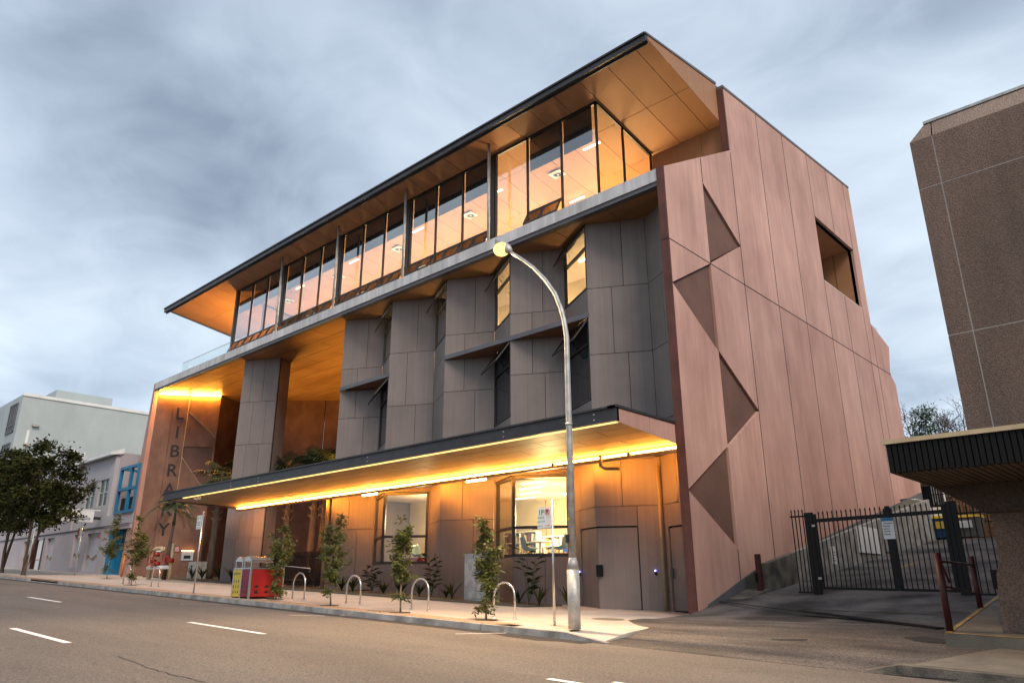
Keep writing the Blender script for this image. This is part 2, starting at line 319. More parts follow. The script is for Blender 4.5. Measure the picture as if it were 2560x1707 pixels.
def drive_z(x, y):
    t = min(1, max(0, (x+10.9)/6.4)); return road_z(max(-11, min(x, -4)))*(1 if y > 12.3 else 1)+lerp(y, FL)*(1-t)+lerp(y, FR)*t+0.004
def onF(px, py, f):
    r = ray(px, py); a, t = 0.0, 0.5
    while t < 400:
        p = CAM+r*t
        if p.z < f(p.x, p.y): break
        a = t; t += .15
    for _ in range(25):
        m_ = (a+t)/2; p = CAM+r*m_
        if p.z < f(p.x, p.y): t = m_
        else: a = m_
    p = CAM+r*t; return Vector((p.x, p.y, f(p.x, p.y)))
struct('driveway', sheet(-11.0, -3.2, 17.2, 52, 14, 40, drive_z), 'drive')
struct('driveway_crossing', sheet(-11.3, -3.0, 12.2, 17.2, 16, 10, lambda x, y: drive_z(x, y)), 'asphalt_old')
# footpath left of the driveway, its apron curving up to the library corner
foot_edge = [(-9.05, 12.36), (-9.15, 13.3), (-9.55, 14.6), (-10.2, 16.4), (-10.8, 18.2), (-11.1, 19.45)]
mb = MB(); n = len(foot_edge)
def fz(x, y): return foot_z(x)-(0.10 if (x > -9.3 and y < 13) else 0)
top = [(-120, 12.36, foot_z(-120)), ]
xs = [-120, -90, -70, -54]; 
v = []
for k, (ex, ey) in enumerate(foot_edge): v += [(-60.0, ey, foot_z(-60)), (ex, ey, fz(ex, ey)), (ex, ey, fz(ex, ey)-.25)]
f = []
for k in range(n-1): f += [(3*k, 3*k+1, 3*k+4, 3*k+3), (3*k+1, 3*k+2, 3*k+5, 3*k+4)]
mb.add(v, f)
mb.add([(-120, 12.36, foot_z(-120)), (-60, 12.36, foot_z(-60)), (-60, 19.45, foot_z(-60)), (-120, 19.45, foot_z(-120))], [(0, 1, 2, 3)])
mb.add([(-120, 19.45, foot_z(-120)), (-11.1, 19.45, foot_z(-11.1)), (-11.1, 40, foot_z(-11.1)), (-120, 40, foot_z(-120))], [(0, 1, 2, 3)])
footpath = struct('footpath', mb, 'concrete')
for k in range(26):                                       # saw-cut joints: thin recessed strips on the slab
    x = -12.2-2.45*k
    if k % 1 == 0: MB().add([(x-.008, 12.38, foot_z(x)+.004), (x+.008, 12.38, foot_z(x)+.004), (x+.008, 19.4, foot_z(x)+.004), (x-.008, 19.4, foot_z(x)+.004)], [(0, 1, 2, 3)]).build('slab_joint', 'old_concrete', footpath)
mb = MB(); mb.add([(-60, 12.40, foot_z(-60)+.004), (-12.05, 12.40, foot_z(-12.05)+.004), (-11.75, 13.05, foot_z(-11.75)+.004), (-60, 13.05, foot_z(-60)+.004)], [(0, 1, 2, 3)])
mb.build('paver_band', 'paver', footpath)
mb = MB()
for k in range(150):
    x = -12.3-.16*k; mb.box(x-.03, 12.52, foot_z(x)+.003, x+.03, 12.58, foot_z(x)+.012)
mb.build('paver_studs', 'stud', footpath, kind='stuff')
L_ = 2.4; x = -9.9; k = 0
MB().prism([(-9.9, 12.2, road_z(-9.9)-.1), (-9.9, 12.36, road_z(-9.9)-.1), (-8.9, 12.36, road_z(-8.9)-.1), (-8.9, 12.2, road_z(-8.9)-.1)], [(-9.9, 12.22, road_z(-9.9)+.135), (-9.9, 12.36, road_z(-9.9)+.135), (-8.9, 12.36, road_z(-8.9)+.02), (-8.9, 12.22, road_z(-8.9)+.02)]).build('kerb_stone', 'kerb', footpath)
while x > -75:
    a, b = x-L_+.012, x-.012
    dz = -0.11 if -44 < x < -41 else 0
    MB().prism([(a, 12.2, road_z(a)-.1), (b, 12.2, road_z(b)-.1), (b, 12.37, road_z(b)-.1), (a, 12.37, road_z(a)-.1)],
               [(a, 12.225, road_z(a)+.135+dz), (b, 12.225, road_z(b)+.135+dz), (b, 12.37, road_z(b)+.135+dz), (a, 12.37, road_z(a)+.135+dz)]).build('kerb_stone', 'kerb', footpath)
    x -= L_
# gutter strip, lane dashes, parking ticks, yellow drive line
mb = MB(); mb.add([(-110, 11.82, road_z(-110)+.004), (-9.2, 11.82, road_z(-9.2)+.004), (-9.2, 12.2, road_z(-9.2)+.004), (-110, 12.2, road_z(-110)+.004)], [(0, 1, 2, 3)]); struct('gutter', mb, 'patch')
def dash(name, x0, x1, y, w, m='white_line', dz=.005):
    return struct(name, MB().add([(x0, y-w/2, road_z(x0)+dz), (x1, y-w/2, road_z(x1)+dz), (x1, y+w/2, road_z(x1)+dz), (x0, y+w/2, road_z(x0)+dz)], [(0, 1, 2, 3)]), m)
for k in range(5): dash('lane_line', -17.43-12.2*k, -14.2-12.2*k, 4.54, .13)
for k in range(5): dash('lane_line', -17.25-12.1*k, -13.95-12.1*k, 7.93, .13)
dash('lane_line', -6.7, -3.2, 7.9, .13); dash('lane_line', -6.0, -3.0, 8.35, .10)
for p0, p1 in (((1138, 1584), (1314, 1581)), ((725, 1537), (812, 1539)), ((450, 1509), (570, 1510)), ((282, 1486), (395, 1488)), ((20, 1457), (88, 1459)), ((850, 1538), (905, 1538))):
    a, b = [onF(px, py, lambda x, y: road_z(x)) for px, py in (p0, p1)]
    d = Vector((b.x-a.x, b.y-a.y, 0)).normalized(); nn = Vector((-d.y, d.x, 0))*.045
    struct('parking_line', MB().add([tuple(q+Vector((0, 0, .005))) for q in (a-nn, b-nn, b+nn, a+nn)], [(0, 1, 2, 3)]), 'white_line')
def flat(name, px, m, f, dz):
    pts = [onF(a, b, f) for a, b in px]; return struct(name, MB().add([(p.x, p.y, f(p.x, p.y)+dz) for p in pts], [tuple(range(len(pts)))[::-1]]), m)
rz = lambda x, y: road_z(x)
flat('road_patch', [(1250, 1588), (1320, 1586), (1500, 1604), (1470, 1606), (1340, 1600)], 'patch', rz, .006)
flat('asphalt_patch', [(1930, 1596), (2020, 1597), (2010, 1602), (1925, 1599)], 'patch', drive_z, .006)
flat('asphalt_patch', [(2255, 1592), (2310, 1590), (2420, 1605), (2410, 1612), (2290, 1602)], 'patch', drive_z, .006)
def crack(pts, w=.02):
    P = [onF(a, b, rz) for a, b in pts]; mb = MB()
    Q = []
    for a, b in zip(P, P[1:]):
        for t in range(6): Q.append(a.lerp(b, t/6)+Vector((random.uniform(-.03, .03), random.uniform(-.03, .03), 0)))
    Q.append(P[-1]); vs = []
    for k, q in enumerate(Q):
        d = (Q[min(k+1, len(Q)-1)]-Q[max(k-1, 0)]).normalized(); nn = Vector((-d.y, d.x, 0))*w*random.uniform(.3, 1); vs += [tuple(q-nn+Vector((0, 0, .005))), tuple(q+nn+Vector((0, 0, .005)))]
    mb.add(vs, [(2*i, 2*i+2, 2*i+3, 2*i+1) for i in range(len(Q)-1)]); return struct('road_crack', mb, 'patch')
crack([(300, 1640), (390, 1675), (450, 1690), (520, 1706)], .012); crack([(15, 1597), (90, 1592)], .012); crack([(1180, 1668), (1350, 1660), (1460, 1653)], .006)

# ================================================================== LIBRARY
lib = thing('library_building', 'large modern library with pink concrete end wall, folded grey front and wide overhanging roof', 'library', (-11, 19.4, .6))
XW, XN = -10.95, -11.235
Y0 = 19.4
def wallZ(y): return .55+.31*(y-19.4) if y < 23.2 else 1.73+.20*(y-23.2)
def pinkpoly(name, yz, m='pink', x0=XW-.13, x1=XW):
    c = (sum(p[0] for p in yz)/len(yz), sum(p[1] for p in yz)/len(yz)); g = .017; q = []
    for (y, z) in yz:
        d = Vector((c[0]-y, c[1]-z)); l = d.length; d = d/l*min(g*1.5, l*.3); q.append((y+d.x, z+d.y))
    return MB().ext([(x0, y, z) for y, z in q], (x1-x0, 0, 0)).build(name, m, lib)
def topz(y): return 20.99+.113*(y-24.75)
def stepz(y): return 14.86+.585*(y-19.4)
J = 12.13
# wall core (red-brown, seen in the joints and at the reveals)
core = [(19.42, .5), (19.42, 14.84), (24.78, 17.96), (24.78, 20.95), (33.72, topz(33.72)), (33.72, 15.1), (39.0, 15.1), (39.0, 18.5), (33.74, 18.5), (33.74, topz(33.74)), (40.0, topz(40)), (40.0, 14.55), (42.7, 13.85), (42.1, 12.3), (42.75, 11.7), (42.75, 4.0), (30, .5)]
MB().ext([(XN, y, z) for y, z in core], (XW-.14-XN, 0, 0)).build('wall_core', 'dark', lib)
for a, b in ((.56, J-.012), (J+.012, 14.86)): MB().box(XN, 19.36, a, XW-.004, 19.43, b).build('wall_reveal', 'reveal', lib)
MB().box(XN, 24.72, 18.03, XW-.004, 24.8, 20.98).build('wall_reveal', 'reveal', lib)
y0, y1, y2 = 19.4, 22.15, 24.8
pinkpoly('wall_panel', [(y0, J), (y1, J), (y1, stepz(y1)), (y0, stepz(y0))])
pinkpoly('wall_panel', [(y1, 15.36), (y1, stepz(y1)), (y2, stepz(y2)), (y2, 13.74)])
pinkpoly('wall_panel', [(y1, J), (y2, J), (y2, 13.74)])
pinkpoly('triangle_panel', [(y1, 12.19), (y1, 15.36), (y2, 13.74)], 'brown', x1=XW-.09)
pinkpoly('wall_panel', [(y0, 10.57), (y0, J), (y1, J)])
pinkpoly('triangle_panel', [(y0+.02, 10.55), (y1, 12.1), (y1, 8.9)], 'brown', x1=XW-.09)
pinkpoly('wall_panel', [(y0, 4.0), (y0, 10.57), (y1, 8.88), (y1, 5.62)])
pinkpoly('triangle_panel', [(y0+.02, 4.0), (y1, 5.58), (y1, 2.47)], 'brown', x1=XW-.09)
pinkpoly('wall_panel', [(y0, .6), (y0, 4.0), (y1, 2.47), (y1, wallZ(y1))])
pinkpoly('wall_panel', [(y1, 8.88), (y1, J), (y2, J), (y2, 7.27)])
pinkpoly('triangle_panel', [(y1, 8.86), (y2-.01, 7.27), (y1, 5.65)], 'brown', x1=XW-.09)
pinkpoly('wall_panel', [(y1, wallZ(y1)), (y1, 5.63), (y2, 7.27), (y2, wallZ(y2))])
YS = [24.8, 27.85, 30.7, 33.7, 36.35, 39.0, 40.0]
for i, (a, b) in enumerate(zip(YS, YS[1:])):
    if i in (3, 4):
        pinkpoly('wall_panel', [(a, 18.5), (a, topz(a)), (b, topz(b)), (b, 18.5)]); pinkpoly('wall_panel', [(a, J), (a, 15.1), (b, 15.1), (b, J)])
    else: pinkpoly('wall_panel', [(a, J), (a, topz(a)), (b, topz(b)), (b, J)])
    pinkpoly('wall_panel', [(a, wallZ(a)), (a, J), (b, J), (b, wallZ(b))], 'pink2' if i in (1, 2) else 'pink')
pinkpoly('wall_panel', [(40.0, J), (40.0, 14.55), (42.7, 13.85), (42.1, 12.3), (42.2, J)]); pinkpoly('wall_panel', [(40.0, 5.3), (40.0, J), (42.2, J), (42.75, 11.7), (42.75, 5.6)])
MB().box(XW-.3, 39.9, 4.5, XW-.1, 44.5, 8.6).build('wall_panel', 'pink', lib)
jx0, jx1 = XW-.10, XW+.002
def wjoint(y0, z0, y1, z1, w_=.024):
    d = Vector((y1-y0, z1-z0)).normalized(); n_ = Vector((-d.y, d.x))*w_
    MB().ext([(jx0, y0-n_.x, z0-n_.y), (jx0, y1-n_.x, z1-n_.y), (jx0, y1+n_.x, z1+n_.y), (jx0, y0+n_.x, z0+n_.y)], (jx1-jx0, 0, 0)).build('panel_joint', 'dark', lib)
wjoint(22.15, 15.4, 22.15, 16.4); wjoint(24.8, J, 24.8, 17.9); wjoint(24.8, 2.2, 24.8, J)
for y in (27.85, 30.7): wjoint(y, wallZ(y)+.1, y, topz(y)-.05)
wjoint(33.7, wallZ(33.7)+.1, 33.7, 15.1); wjoint(33.7, 18.5, 33.7, topz(33.7)-.05); wjoint(36.35, wallZ(36.3)+.1, 36.35, 15.08); wjoint(36.35, 18.55, 36.35, topz(36)-.05); wjoint(39.0, wallZ(39)+.1, 39.0, 15.1); wjoint(39.0, 18.5, 39.0, topz(39)-.05)
wjoint(40.0, 7, 40.0, 14.4)
wjoint(22.15, 1.5, 22.15, 2.4); wjoint(19.4, J, 42.1, J, .02)
# flashing along the parapet, window loggia
MB().ext([(XN-.05, 24.72, 20.98), (XN-.05, 40.02, topz(40.02)-.01), (XN-.05, 40.02, topz(40.02)+.10), (XN-.05, 24.72, 21.10)], (.36, 0, 0)).build('parapet_flashing', 'slate', lib)
MB().box(XN-2.6, 33.7, 15.0, XW-.005, 39.0, 15.12).build('loggia_sill', 'slab', lib)
mb = MB(); mb.box(XN-2.6, 33.7, 18.5, XW-.14, 39, 18.6); mb.build('loggia_ceiling', 'soffit', lib)
MB().box(XN-2.7, 33.6, 15.1, XN-2.6, 39.1, 18.6).build('loggia_wall', 'soffit', lib)
MB().box(XN-2.6, 39.0, 15.1, XW-.14, 39.1, 18.5).build('loggia_wall', 'soffit', lib); MB().box(XN-2.6, 33.6, 15.1, XW-.14, 33.7, 18.5).build('loggia_wall', 'soffit', lib)
for k in (1, 2): MB().box(XN-2.6+.9*k-.01, 38.99, 15.12, XN-2.6+.9*k+.01, 39.0, 18.5).build('loggia_joint', 'dark', lib)
# plinth at the foot of the wall and white corner block
pl = MB()
for a, b in zip(range(20, 44), range(21, 45)): pl.prism([(XW-.05, a, wallZ(a)-1.6), (XW+.05, a, wallZ(a)-1.6), (XW+.05, b, wallZ(b)-1.6), (XW-.05, b, wallZ(b)-1.6)], [(XW-.05, a, wallZ(a)+.1), (XW+.03, a, wallZ(a)+.1), (XW+.03, b, wallZ(b)+.1), (XW-.05, b, wallZ(b)+.1)])
pl.build('plinth', 'slate', lib)
MB().box(XN-.02, 19.30, .30, XW+.06, 20.0, .58).build('corner_block', 'concrete', lib)

# ---- level 3 slab
XL = -52.1
def slabbox(z0, z1, ya, yb, xa=XL, xb=XN, m='slab', name='slab_edge'): return MB().box(xa, ya, z0, xb, yb, z1).build(name, m, lib)
slabbox(14.40, 14.86, Y0, Y0+.3); slabbox(14.24, 14.395, Y0+.05, Y0+.28, m='slate', name='slab_trim'); slabbox(14.38, 14.84, Y0+.302, 42, name='floor_slab')
def soff_row(y0, y1, x0, x1, dx, z, m, off, name='soffit_panel', th=.03, zf=None):
    x = x0+off
    a = x0
    while a < x1-.02:
        b = min(x1, x if x > a+.2 else x+dx); x = b+dx
        za, zb = (zf(y0), zf(y1)) if zf else (z, z)
        MB().prism([(a+.016, y0+.016, za), (b-.016, y0+.016, za), (b-.016, y1-.016, zb), (a+.016, y1-.016, zb)], [(a+.016, y0+.016, za+th), (b-.016, y0+.016, za+th), (b-.016, y1-.016, zb+th), (a+.016, y1-.016, zb+th)]).build(name, m, lib)
        a = b
slabbox(14.30, 14.375, Y0+.3, 34, m='dark', name='soffit_backing')
YR = [19.68, 20.9, 22.1, 23.3, 24.5, 25.7, 26.9, 28.1, 30.5, 33.9]
for k, (a, b) in enumerate(zip(YR, YR[1:])):
    xr = XN if k < 2 else -28.5
    soff_row(a, b, XL, xr, 2.4, 14.235, 'soffit2', 1.0 if k % 2 else 2.5)
# ---- folded front: grey panels, windows, ledges
def O(x): return (x, 20.02)
def I(x): return (x, 21.10)
OX = [-30.2, -26.34, -22.49, -18.65, -14.81]; IX = [-28.29, -24.4, -20.56, -16.72, -12.89]
ENDW = (-11.24, 20.19)
def vpanel(a, b, t0, t1, z0, z1, m='panel', name='facade_panel', th=.06, g=.010, off=0.0, parent=None, back=True):
    a, b = Vector((*a, 0)), Vector((*b, 0)); d = b-a; l = d.length; d /= l; nn = Vector((d.y, -d.x, 0))
    p, q = a+d*(l*t0+g), a+d*(l*t1-g)
    r = [p+nn*off, q+nn*off, q+nn*(off-th), p+nn*(off-th)]
    o = MB().prism([(v.x, v.y, z0+g) for v in r], [(v.x, v.y, z1-g) for v in r]).build(name, m, parent or lib)
    if back:
        r = [a+d*(l*t0)+nn*(off-th-.005), a+d*(l*t1)+nn*(off-th-.005), a+d*(l*t1)+nn*(off-th-.10), a+d*(l*t0)+nn*(off-th-.10)]
        BACK.prism([(v.x, v.y, z0) for v in r], [(v.x, v.y, z1) for v in r])
    return o
BACK = MB()
def fpt(a, b, t, z, off=0.0):
    a, b = Vector((*a, 0)), Vector((*b, 0)); d = (b-a); nn = Vector((d.y, -d.x, 0)).normalized(); p = a+d*t+nn*off; return Vector((p.x, p.y, z))
ROWS = [(.62, 3.82, .62), (3.82, 6.57, .41), (6.57, 9.09, .62), (9.09, 11.61, .40), (11.61, 14.23, .60)]
for k in range(5):
    a, b = O(OX[k]), I(IX[k])
    for r, (z0, z1, t) in enumerate(ROWS):
        if r < 2 and k in (1, 3): continue                # ground floor windows
        if r == 0 and k == 4: continue                    # doors
        if r == 0: z0 = foot_z(OX[k])-.02
        if r == 3:                                         # the ledge and the band above it
            if k in (0, 2, 3):
                vpanel(a, b, 0, t, z0, 10.5); vpanel(a, b, t, 1, z0, 10.5); vpanel(a, b, 0, t, 10.68, z1); vpanel(a, b, t, 1, 10.68, z1); continue
        vpanel(a, b, 0, t, z0, z1); vpanel(a, b, t, 1, z0, z1)
def win_frame(a, b, t0, t1, z0, z1, name='window', w=.07, dep=.12, off=.01, mull=(), trans=(), gm='glass'):
    """frame with its glass as a sub-part, set in the facet a-b"""
    mb = MB()
    def vb(t, s=1): mb.prism(*[[tuple(fpt(a, b, tt, z, o)) for tt, o in ((t-dw, off), (t+dw, off), (t+dw, off-dep), (t-dw, off-dep))] for z in (z0, z1)])
    l = (Vector(b)-Vector(a)).length; dw = w/2/l
    for t in (t0+dw, t1-dw)+tuple(mull): vb(t)
    for z in (z0, z1-w)+tuple(z-w/2 for z in trans): mb.prism(*[[tuple(fpt(a, b, tt, zz, o)) for tt, o in ((t0, off), (t1, off), (t1, off-dep), (t0, off-dep))] for zz in (z, z+w)])
    fr = mb.build(name, 'frame', lib)
    MB().add([tuple(fpt(a, b, t0, z0, off-.06)), tuple(fpt(a, b, t1, z0, off-.06)), tuple(fpt(a, b, t1, z1, off-.06)), tuple(fpt(a, b, t0, z1, off-.06))], [(0, 1, 2, 3)]).build('pane', gm, fr)
    return fr
def awning(a, b, t0, t1, z0, z1, ang, gm='glass_dark'):
    """top hung sash pushed open"""
    d = Vector((b[0]-a[0], b[1]-a[1], 0)).normalized(); nn = Vector((d.y, -d.x, 0)); A, B = fpt(a, b, t0+.03, z1-.05, .03), fpt(a, b, t1-.03, z1-.05, .03)
    h = z1-z0-.06; dn = Vector((0, 0, -math.cos(ang)))*h+nn*math.sin(ang)*h; mb = MB()
    for p, q in ((A, B), (A+dn, B+dn), (A, A+dn), (B, B+dn)): mb.bar(p, q, .07, .05, nn)
    s = mb.build('awning_sash', 'frame', lib); MB().add([tuple(A), tuple(B), tuple(B+dn), tuple(A+dn)], [(0, 1, 2, 3)]).build('pane', gm, s); return s
for k in range(4):
    a, b = I(IX[k]), O(OX[k+1])
    for r, (z0, z1, t) in enumerate(ROWS):
        if r < 2:
            if k in (0, 2): continue
            if r == 0: z0 = foot_z(IX[k])-.02
            if k == 3 and r == 0: vpanel(a, b, 0, .4, z0, z1); vpanel(a, b, .4, 1, 3.18, z1)
            elif k == 3: vpanel(a, b, 0, .45, z0, z1); vpanel(a, b, .45, 1, z0, z1)
            else: vpanel(a, b, 0, 1, z0, z1)
    if k == 1: vpanel(a, b, 0, 1, 6.57, 9.09); vpanel(a, b, 0, 1, 9.09, 10.70); vpanel(a, b, 0, 1, 10.70, 11.61)
    else: vpanel(a, b, 0, 1, 6.57, 7.46); vpanel(a, b, 0, 1, 10.68, 11.61); win_frame(a, b, 0, 1, 7.47, 10.5, trans=(9.55,), gm='darkglass'); awning(a, b, 0, 1, 9.45, 10.48, .62)
    win_frame(a, b, 0, 1, 11.62, 14.23, trans=(13.3,)); awning(a, b, 0, 1, 13.25, 14.2, .50)
    if k != 1:
        P = [O(OX[k]), O(OX[k+1]), I(IX[k])]; MB().prism([(x, y, 10.53) for x, y in P], [(x, y, 10.67) for x, y in P]).build('ledge', 'soffit', lib)
        MB().box(OX[k]-(.03 if k in (0, 2) else 0), 19.99, 10.50, OX[k+1]+.03 if k != 2 else OX[k+1], 20.05, 10.685).build('ledge_edge', 'slate', lib)
a, b = I(IX[4]), ENDW
for r, (z0, z1, t) in enumerate(ROWS):
    if r == 0: vpanel(a, b, .12, 1, 3.12, z1); vpanel(a, b, 0, .12, .5, 3.82); continue
    if r == 3 or r == 1: vpanel(a, b, 0, .5, z0, z1); vpanel(a, b, .5, 1, z0, z1)
    else: vpanel(a, b, 0, 1, z0, z1)
MB().bar(fpt(*(I(IX[1]), O(OX[2])), .97, 6.95, .05), fpt(*(I(IX[1]), O(OX[2])), .05, 6.45, .6), .09).build('stay_arm', 'black', lib)
# ground floor: corner windows and panels under them
def corner_window(ki, ti, ko, to, zs, xo):
    a, b = I(IX[ki]), (xo, 20.02); c, d = (xo, 20.02), I(IX[ko])
    vpanel(a, b, 0, ti, .9, 5.2); vpanel(a, b, ti, 1, foot_z(xo)-.1, zs); vpanel(c, d, 0, .55, foot_z(xo)-.1, zs); vpanel(c, d, .55, 1, foot_z(xo)-.1, zs)
    win_frame(a, b, ti, 1, zs, 5.2, trans=(3.34,), w=.10); win_frame(c, d, 0, to, zs, 5.2, trans=(3.34,), w=.10, name='window')
    if to < .99: vpanel(c, d, to, 1, zs, 5.2)
corner_window(0, .12, 1, .97, 2.22, OX[1]+.12); corner_window(2, .13, 3, .985, 2.33, OX[3]+.1)
vpanel(O(OX[1]), I(IX[1]), 0, 1, 5.22, 6.57); vpanel(O(OX[3]), I(IX[3]), 0, 1, 5.22, 6.57); vpanel(I(IX[0]), O(OX[1]), 0, 1, 5.22, 6.57); vpanel(I(IX[2]), O(OX[3]), 0, 1, 5.22, 6.57)
# doors
def door(a, b, t0, t1, z0, z1, nm='door'):
    o = vpanel(a, b, t0, t1, z0, z1, name=nm, off=-.03, g=.03, back=True); return o
a4, b4, c4 = I(IX[3]), O(OX[4]), I(IX[4])
d1 = door(a4, b4, .40, 1, .60, 3.17); d2 = door(b4, c4, 0, .62, .60, 3.17); vpanel(b4, c4, .62, 1, .5, 3.82); vpanel(b4, c4, 0, .62, 3.18, 3.82)
d3 = door(I(IX[4]), ENDW, .14, 1.0, .58, 3.10)
p = fpt(b4, c4, .03, 1.75, .0); MB().box(p.x-.10, p.y-.06, 1.62, p.x+.12, p.y+.02, 1.98).build('door_handle', 'black', d2)
p = fpt(I(IX[4]), ENDW, .22, 1.7, .03); MB().box(p.x-.02, p.y-.05, 1.55, p.x+.03, p.y, 1.85).build('door_handle', 'steel', d3)
for t, ab in ((.36, (a4, b4)), (.84, (b4, c4))):
    p = fpt(*ab, t, 1.78, .03); bx = MB().box(p.x-.03, p.y-.03, 1.66, p.x+.03, p.y+.03, 1.75).build('card_reader', 'black', lib); MB().ball((p.x, p.y-.03, 1.79), .022, 8, 5).build('indicator', 'blue_led', bx)
p = fpt(b4, c4, .955, 0, .08); MB().tube([(p.x, p.y, .55), (p.x, p.y, 5.1)], .055, 12).build('downpipe', 'soffit3', lib)
MB().tube([(OX[0]-.12, 19.9, foot_z(-30)), (OX[0]-.12, 19.9, 5.2)], .09, 12).build('downpipe', 'soffit3', lib)
# freestanding pier at the left and the left flank of the folded front
pa, pb = (-40.5, 20.0), (-38.42, 21.15)
for z0, z1, ts in ((1.4, 3.82, (.30, .68)), (3.82, 6.57, (.36, .72)), (6.57, 9.09, (.30, .66)), (9.09, 11.61, (.38, .74)), (11.61, 14.23, (.25, .60))):
    tt = (0,)+ts+(1,)
    for u, w_ in zip(tt, tt[1:]): vpanel(pa, pb, u, w_, z0, z1)
MB().prism([(x, y, 1.4) for x, y in ((-40.45, 20.1), (-38.45, 21.2), (-39.0, 22.2), (-41.0, 21.1))], [(x, y, 14.22) for x, y in ((-40.45, 20.1), (-38.45, 21.2), (-39.0, 22.2), (-41.0, 21.1))]).build('pier_core', 'panel', lib)
MB().box(-30.3, 20.15, .9, -30.12, 33, 14.23).build('flank_wall', 'panel', lib)
# back and floor of the recess
def rwall(p, q, z0, z1, m='pink3', name='recess_wall', th=.2):
    p, q = Vector((*p, 0)), Vector((*q, 0)); d = (q-p).normalized(); nn = Vector((d.y, -d.x, 0)); r = [p, q, q-nn*th, p-nn*th]
    return MB().prism([(v.x, v.y, z0) for v in r], [(v.x, v.y, z1) for v in r]).build(name, m, lib)
ra, rb = Vector((-48.05, 26.86)), Vector((-36.5, 38.4)); dd = (rb-ra)
for k in range(5):
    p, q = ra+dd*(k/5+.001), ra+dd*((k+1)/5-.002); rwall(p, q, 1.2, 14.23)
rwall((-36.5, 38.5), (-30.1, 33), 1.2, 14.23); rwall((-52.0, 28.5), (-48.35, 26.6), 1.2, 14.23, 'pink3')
g_ = MB().box(-48.34, 26.60, 1.7, -48.06, 26.7, 13.9).build('slot_window', 'frame', lib); MB().box(-48.30, 26.58, 8.2, -48.10, 26.60, 13.7).build('pane', 'win_glow', g_)
# ---- the splayed wall that carries the name
LA, LC = Vector((-52.15, 19.7)), Vector((-49.58, 23.0))
def lw(t, z, off=0.0):
    d = LC-LA; nn = Vector((d.y, -d.x)).normalized(); p = LA+d*t+nn*off; return (p.x, p.y, z)
def lwp(name, tz, m, th=.10, off=0.0):
    return MB().prism([lw(t, z, off-th) for t, z in tz], [lw(t, z, off) for t, z in tz]).build(name, m, lib)
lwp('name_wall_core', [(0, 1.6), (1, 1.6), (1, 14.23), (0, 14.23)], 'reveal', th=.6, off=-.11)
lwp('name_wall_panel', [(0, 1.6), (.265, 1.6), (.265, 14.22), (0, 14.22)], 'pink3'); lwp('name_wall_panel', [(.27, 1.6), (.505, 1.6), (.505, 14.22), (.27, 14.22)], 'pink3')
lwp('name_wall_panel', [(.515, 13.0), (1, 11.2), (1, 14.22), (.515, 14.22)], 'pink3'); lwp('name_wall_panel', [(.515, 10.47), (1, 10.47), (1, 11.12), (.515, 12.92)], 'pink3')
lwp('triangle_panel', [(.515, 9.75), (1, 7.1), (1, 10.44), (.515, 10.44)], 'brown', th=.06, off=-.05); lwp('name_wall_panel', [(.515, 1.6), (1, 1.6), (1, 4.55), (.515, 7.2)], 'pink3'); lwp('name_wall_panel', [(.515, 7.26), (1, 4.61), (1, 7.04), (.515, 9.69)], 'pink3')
for p, q in (((.51, 1.8), (.51, 14.1)), ((.515, 12.96), (1, 11.16)), ((.515, 9.72), (1, 7.07)), ((.515, 7.23), (1, 4.58))):
    MB().bar(lw(*p, .01), lw(*q, .01), .035, .03).build('edge_trim', 'cream', lib)
MB().prism([(x, y, 1.5) for x, y in ((-52.15, 19.42), (-52.15, 19.69), (-53.5, 19.75), (-53.5, 19.42))], [(x, y, 14.85) for x, y in ((-52.15, 19.42), (-52.15, 19.69), (-52.4, 19.75), (-52.4, 19.42))]).build('name_wall_return', 'pink2', lib)
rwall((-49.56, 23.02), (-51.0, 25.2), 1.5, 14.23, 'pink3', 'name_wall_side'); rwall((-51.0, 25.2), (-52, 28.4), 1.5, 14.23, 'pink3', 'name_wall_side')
right = (LC-LA).normalized().to_3d()
for i, ch in enumerate('LIBRARY'):
    zt = 13.22-1.312*i
    text_obj('letter', ch, 1.17, 'letter', lw(.385, zt-.84, .002), right, (0, 0, 1), lib, depth=.02, bold=.014)
for t0, t1 in ((.03, .485), (.53, 1.0)): MB().prism([lw(t0, 14.10, .10), lw(t1, 14.10, .10), lw(t1, 14.10, .17), lw(t0, 14.10, .17)], [lw(t0, 14.15, .10), lw(t1, 14.15, .10), lw(t1, 14.15, .17), lw(t0, 14.15, .17)]).build('wall_light', 'led_top', lib)
for t0, t1, z0, z1, m in ((.32, .45, 3.48, 3.78, 'white'), (.57, .67, 3.46, 3.79, 'red')): lwp('wall_notice', [(t0, z0), (t1, z0), (t1, z1), (t0, z1)], m, th=.02, off=.03)
for k in range(4): lwp('notice_line', [(.58, 3.52+.07*k), (.66, 3.52+.07*k), (.66, 3.545+.07*k), (.58, 3.545+.07*k)], 'white', th=.01, off=.045)
rc = lwp('return_chute', [(.71, 2.93), (.89, 2.93), (.89, 3.6), (.71, 3.6)], 'inox', th=.06, off=.05); 
MB().prism([lw(.75, 3.05, .055), lw(.85, 3.05, .055), lw(.85, 3.05, .065), lw(.75, 3.05, .065)], [lw(.75, 3.25, .055), lw(.85, 3.25, .055), lw(.85, 3.25, .065), lw(.75, 3.25, .065)]).build('slot', 'black', rc)
MB().prism([lw(.71, 3.52, .05), lw(.89, 3.52, .05), lw(.89, 3.52, .14), lw(.71, 3.52, .14)], [lw(.71, 3.56, .05), lw(.89, 3.56, .05), lw(.89, 3.56, .14), lw(.71, 3.56, .14)]).build('chute_light', 'led_wall', rc)

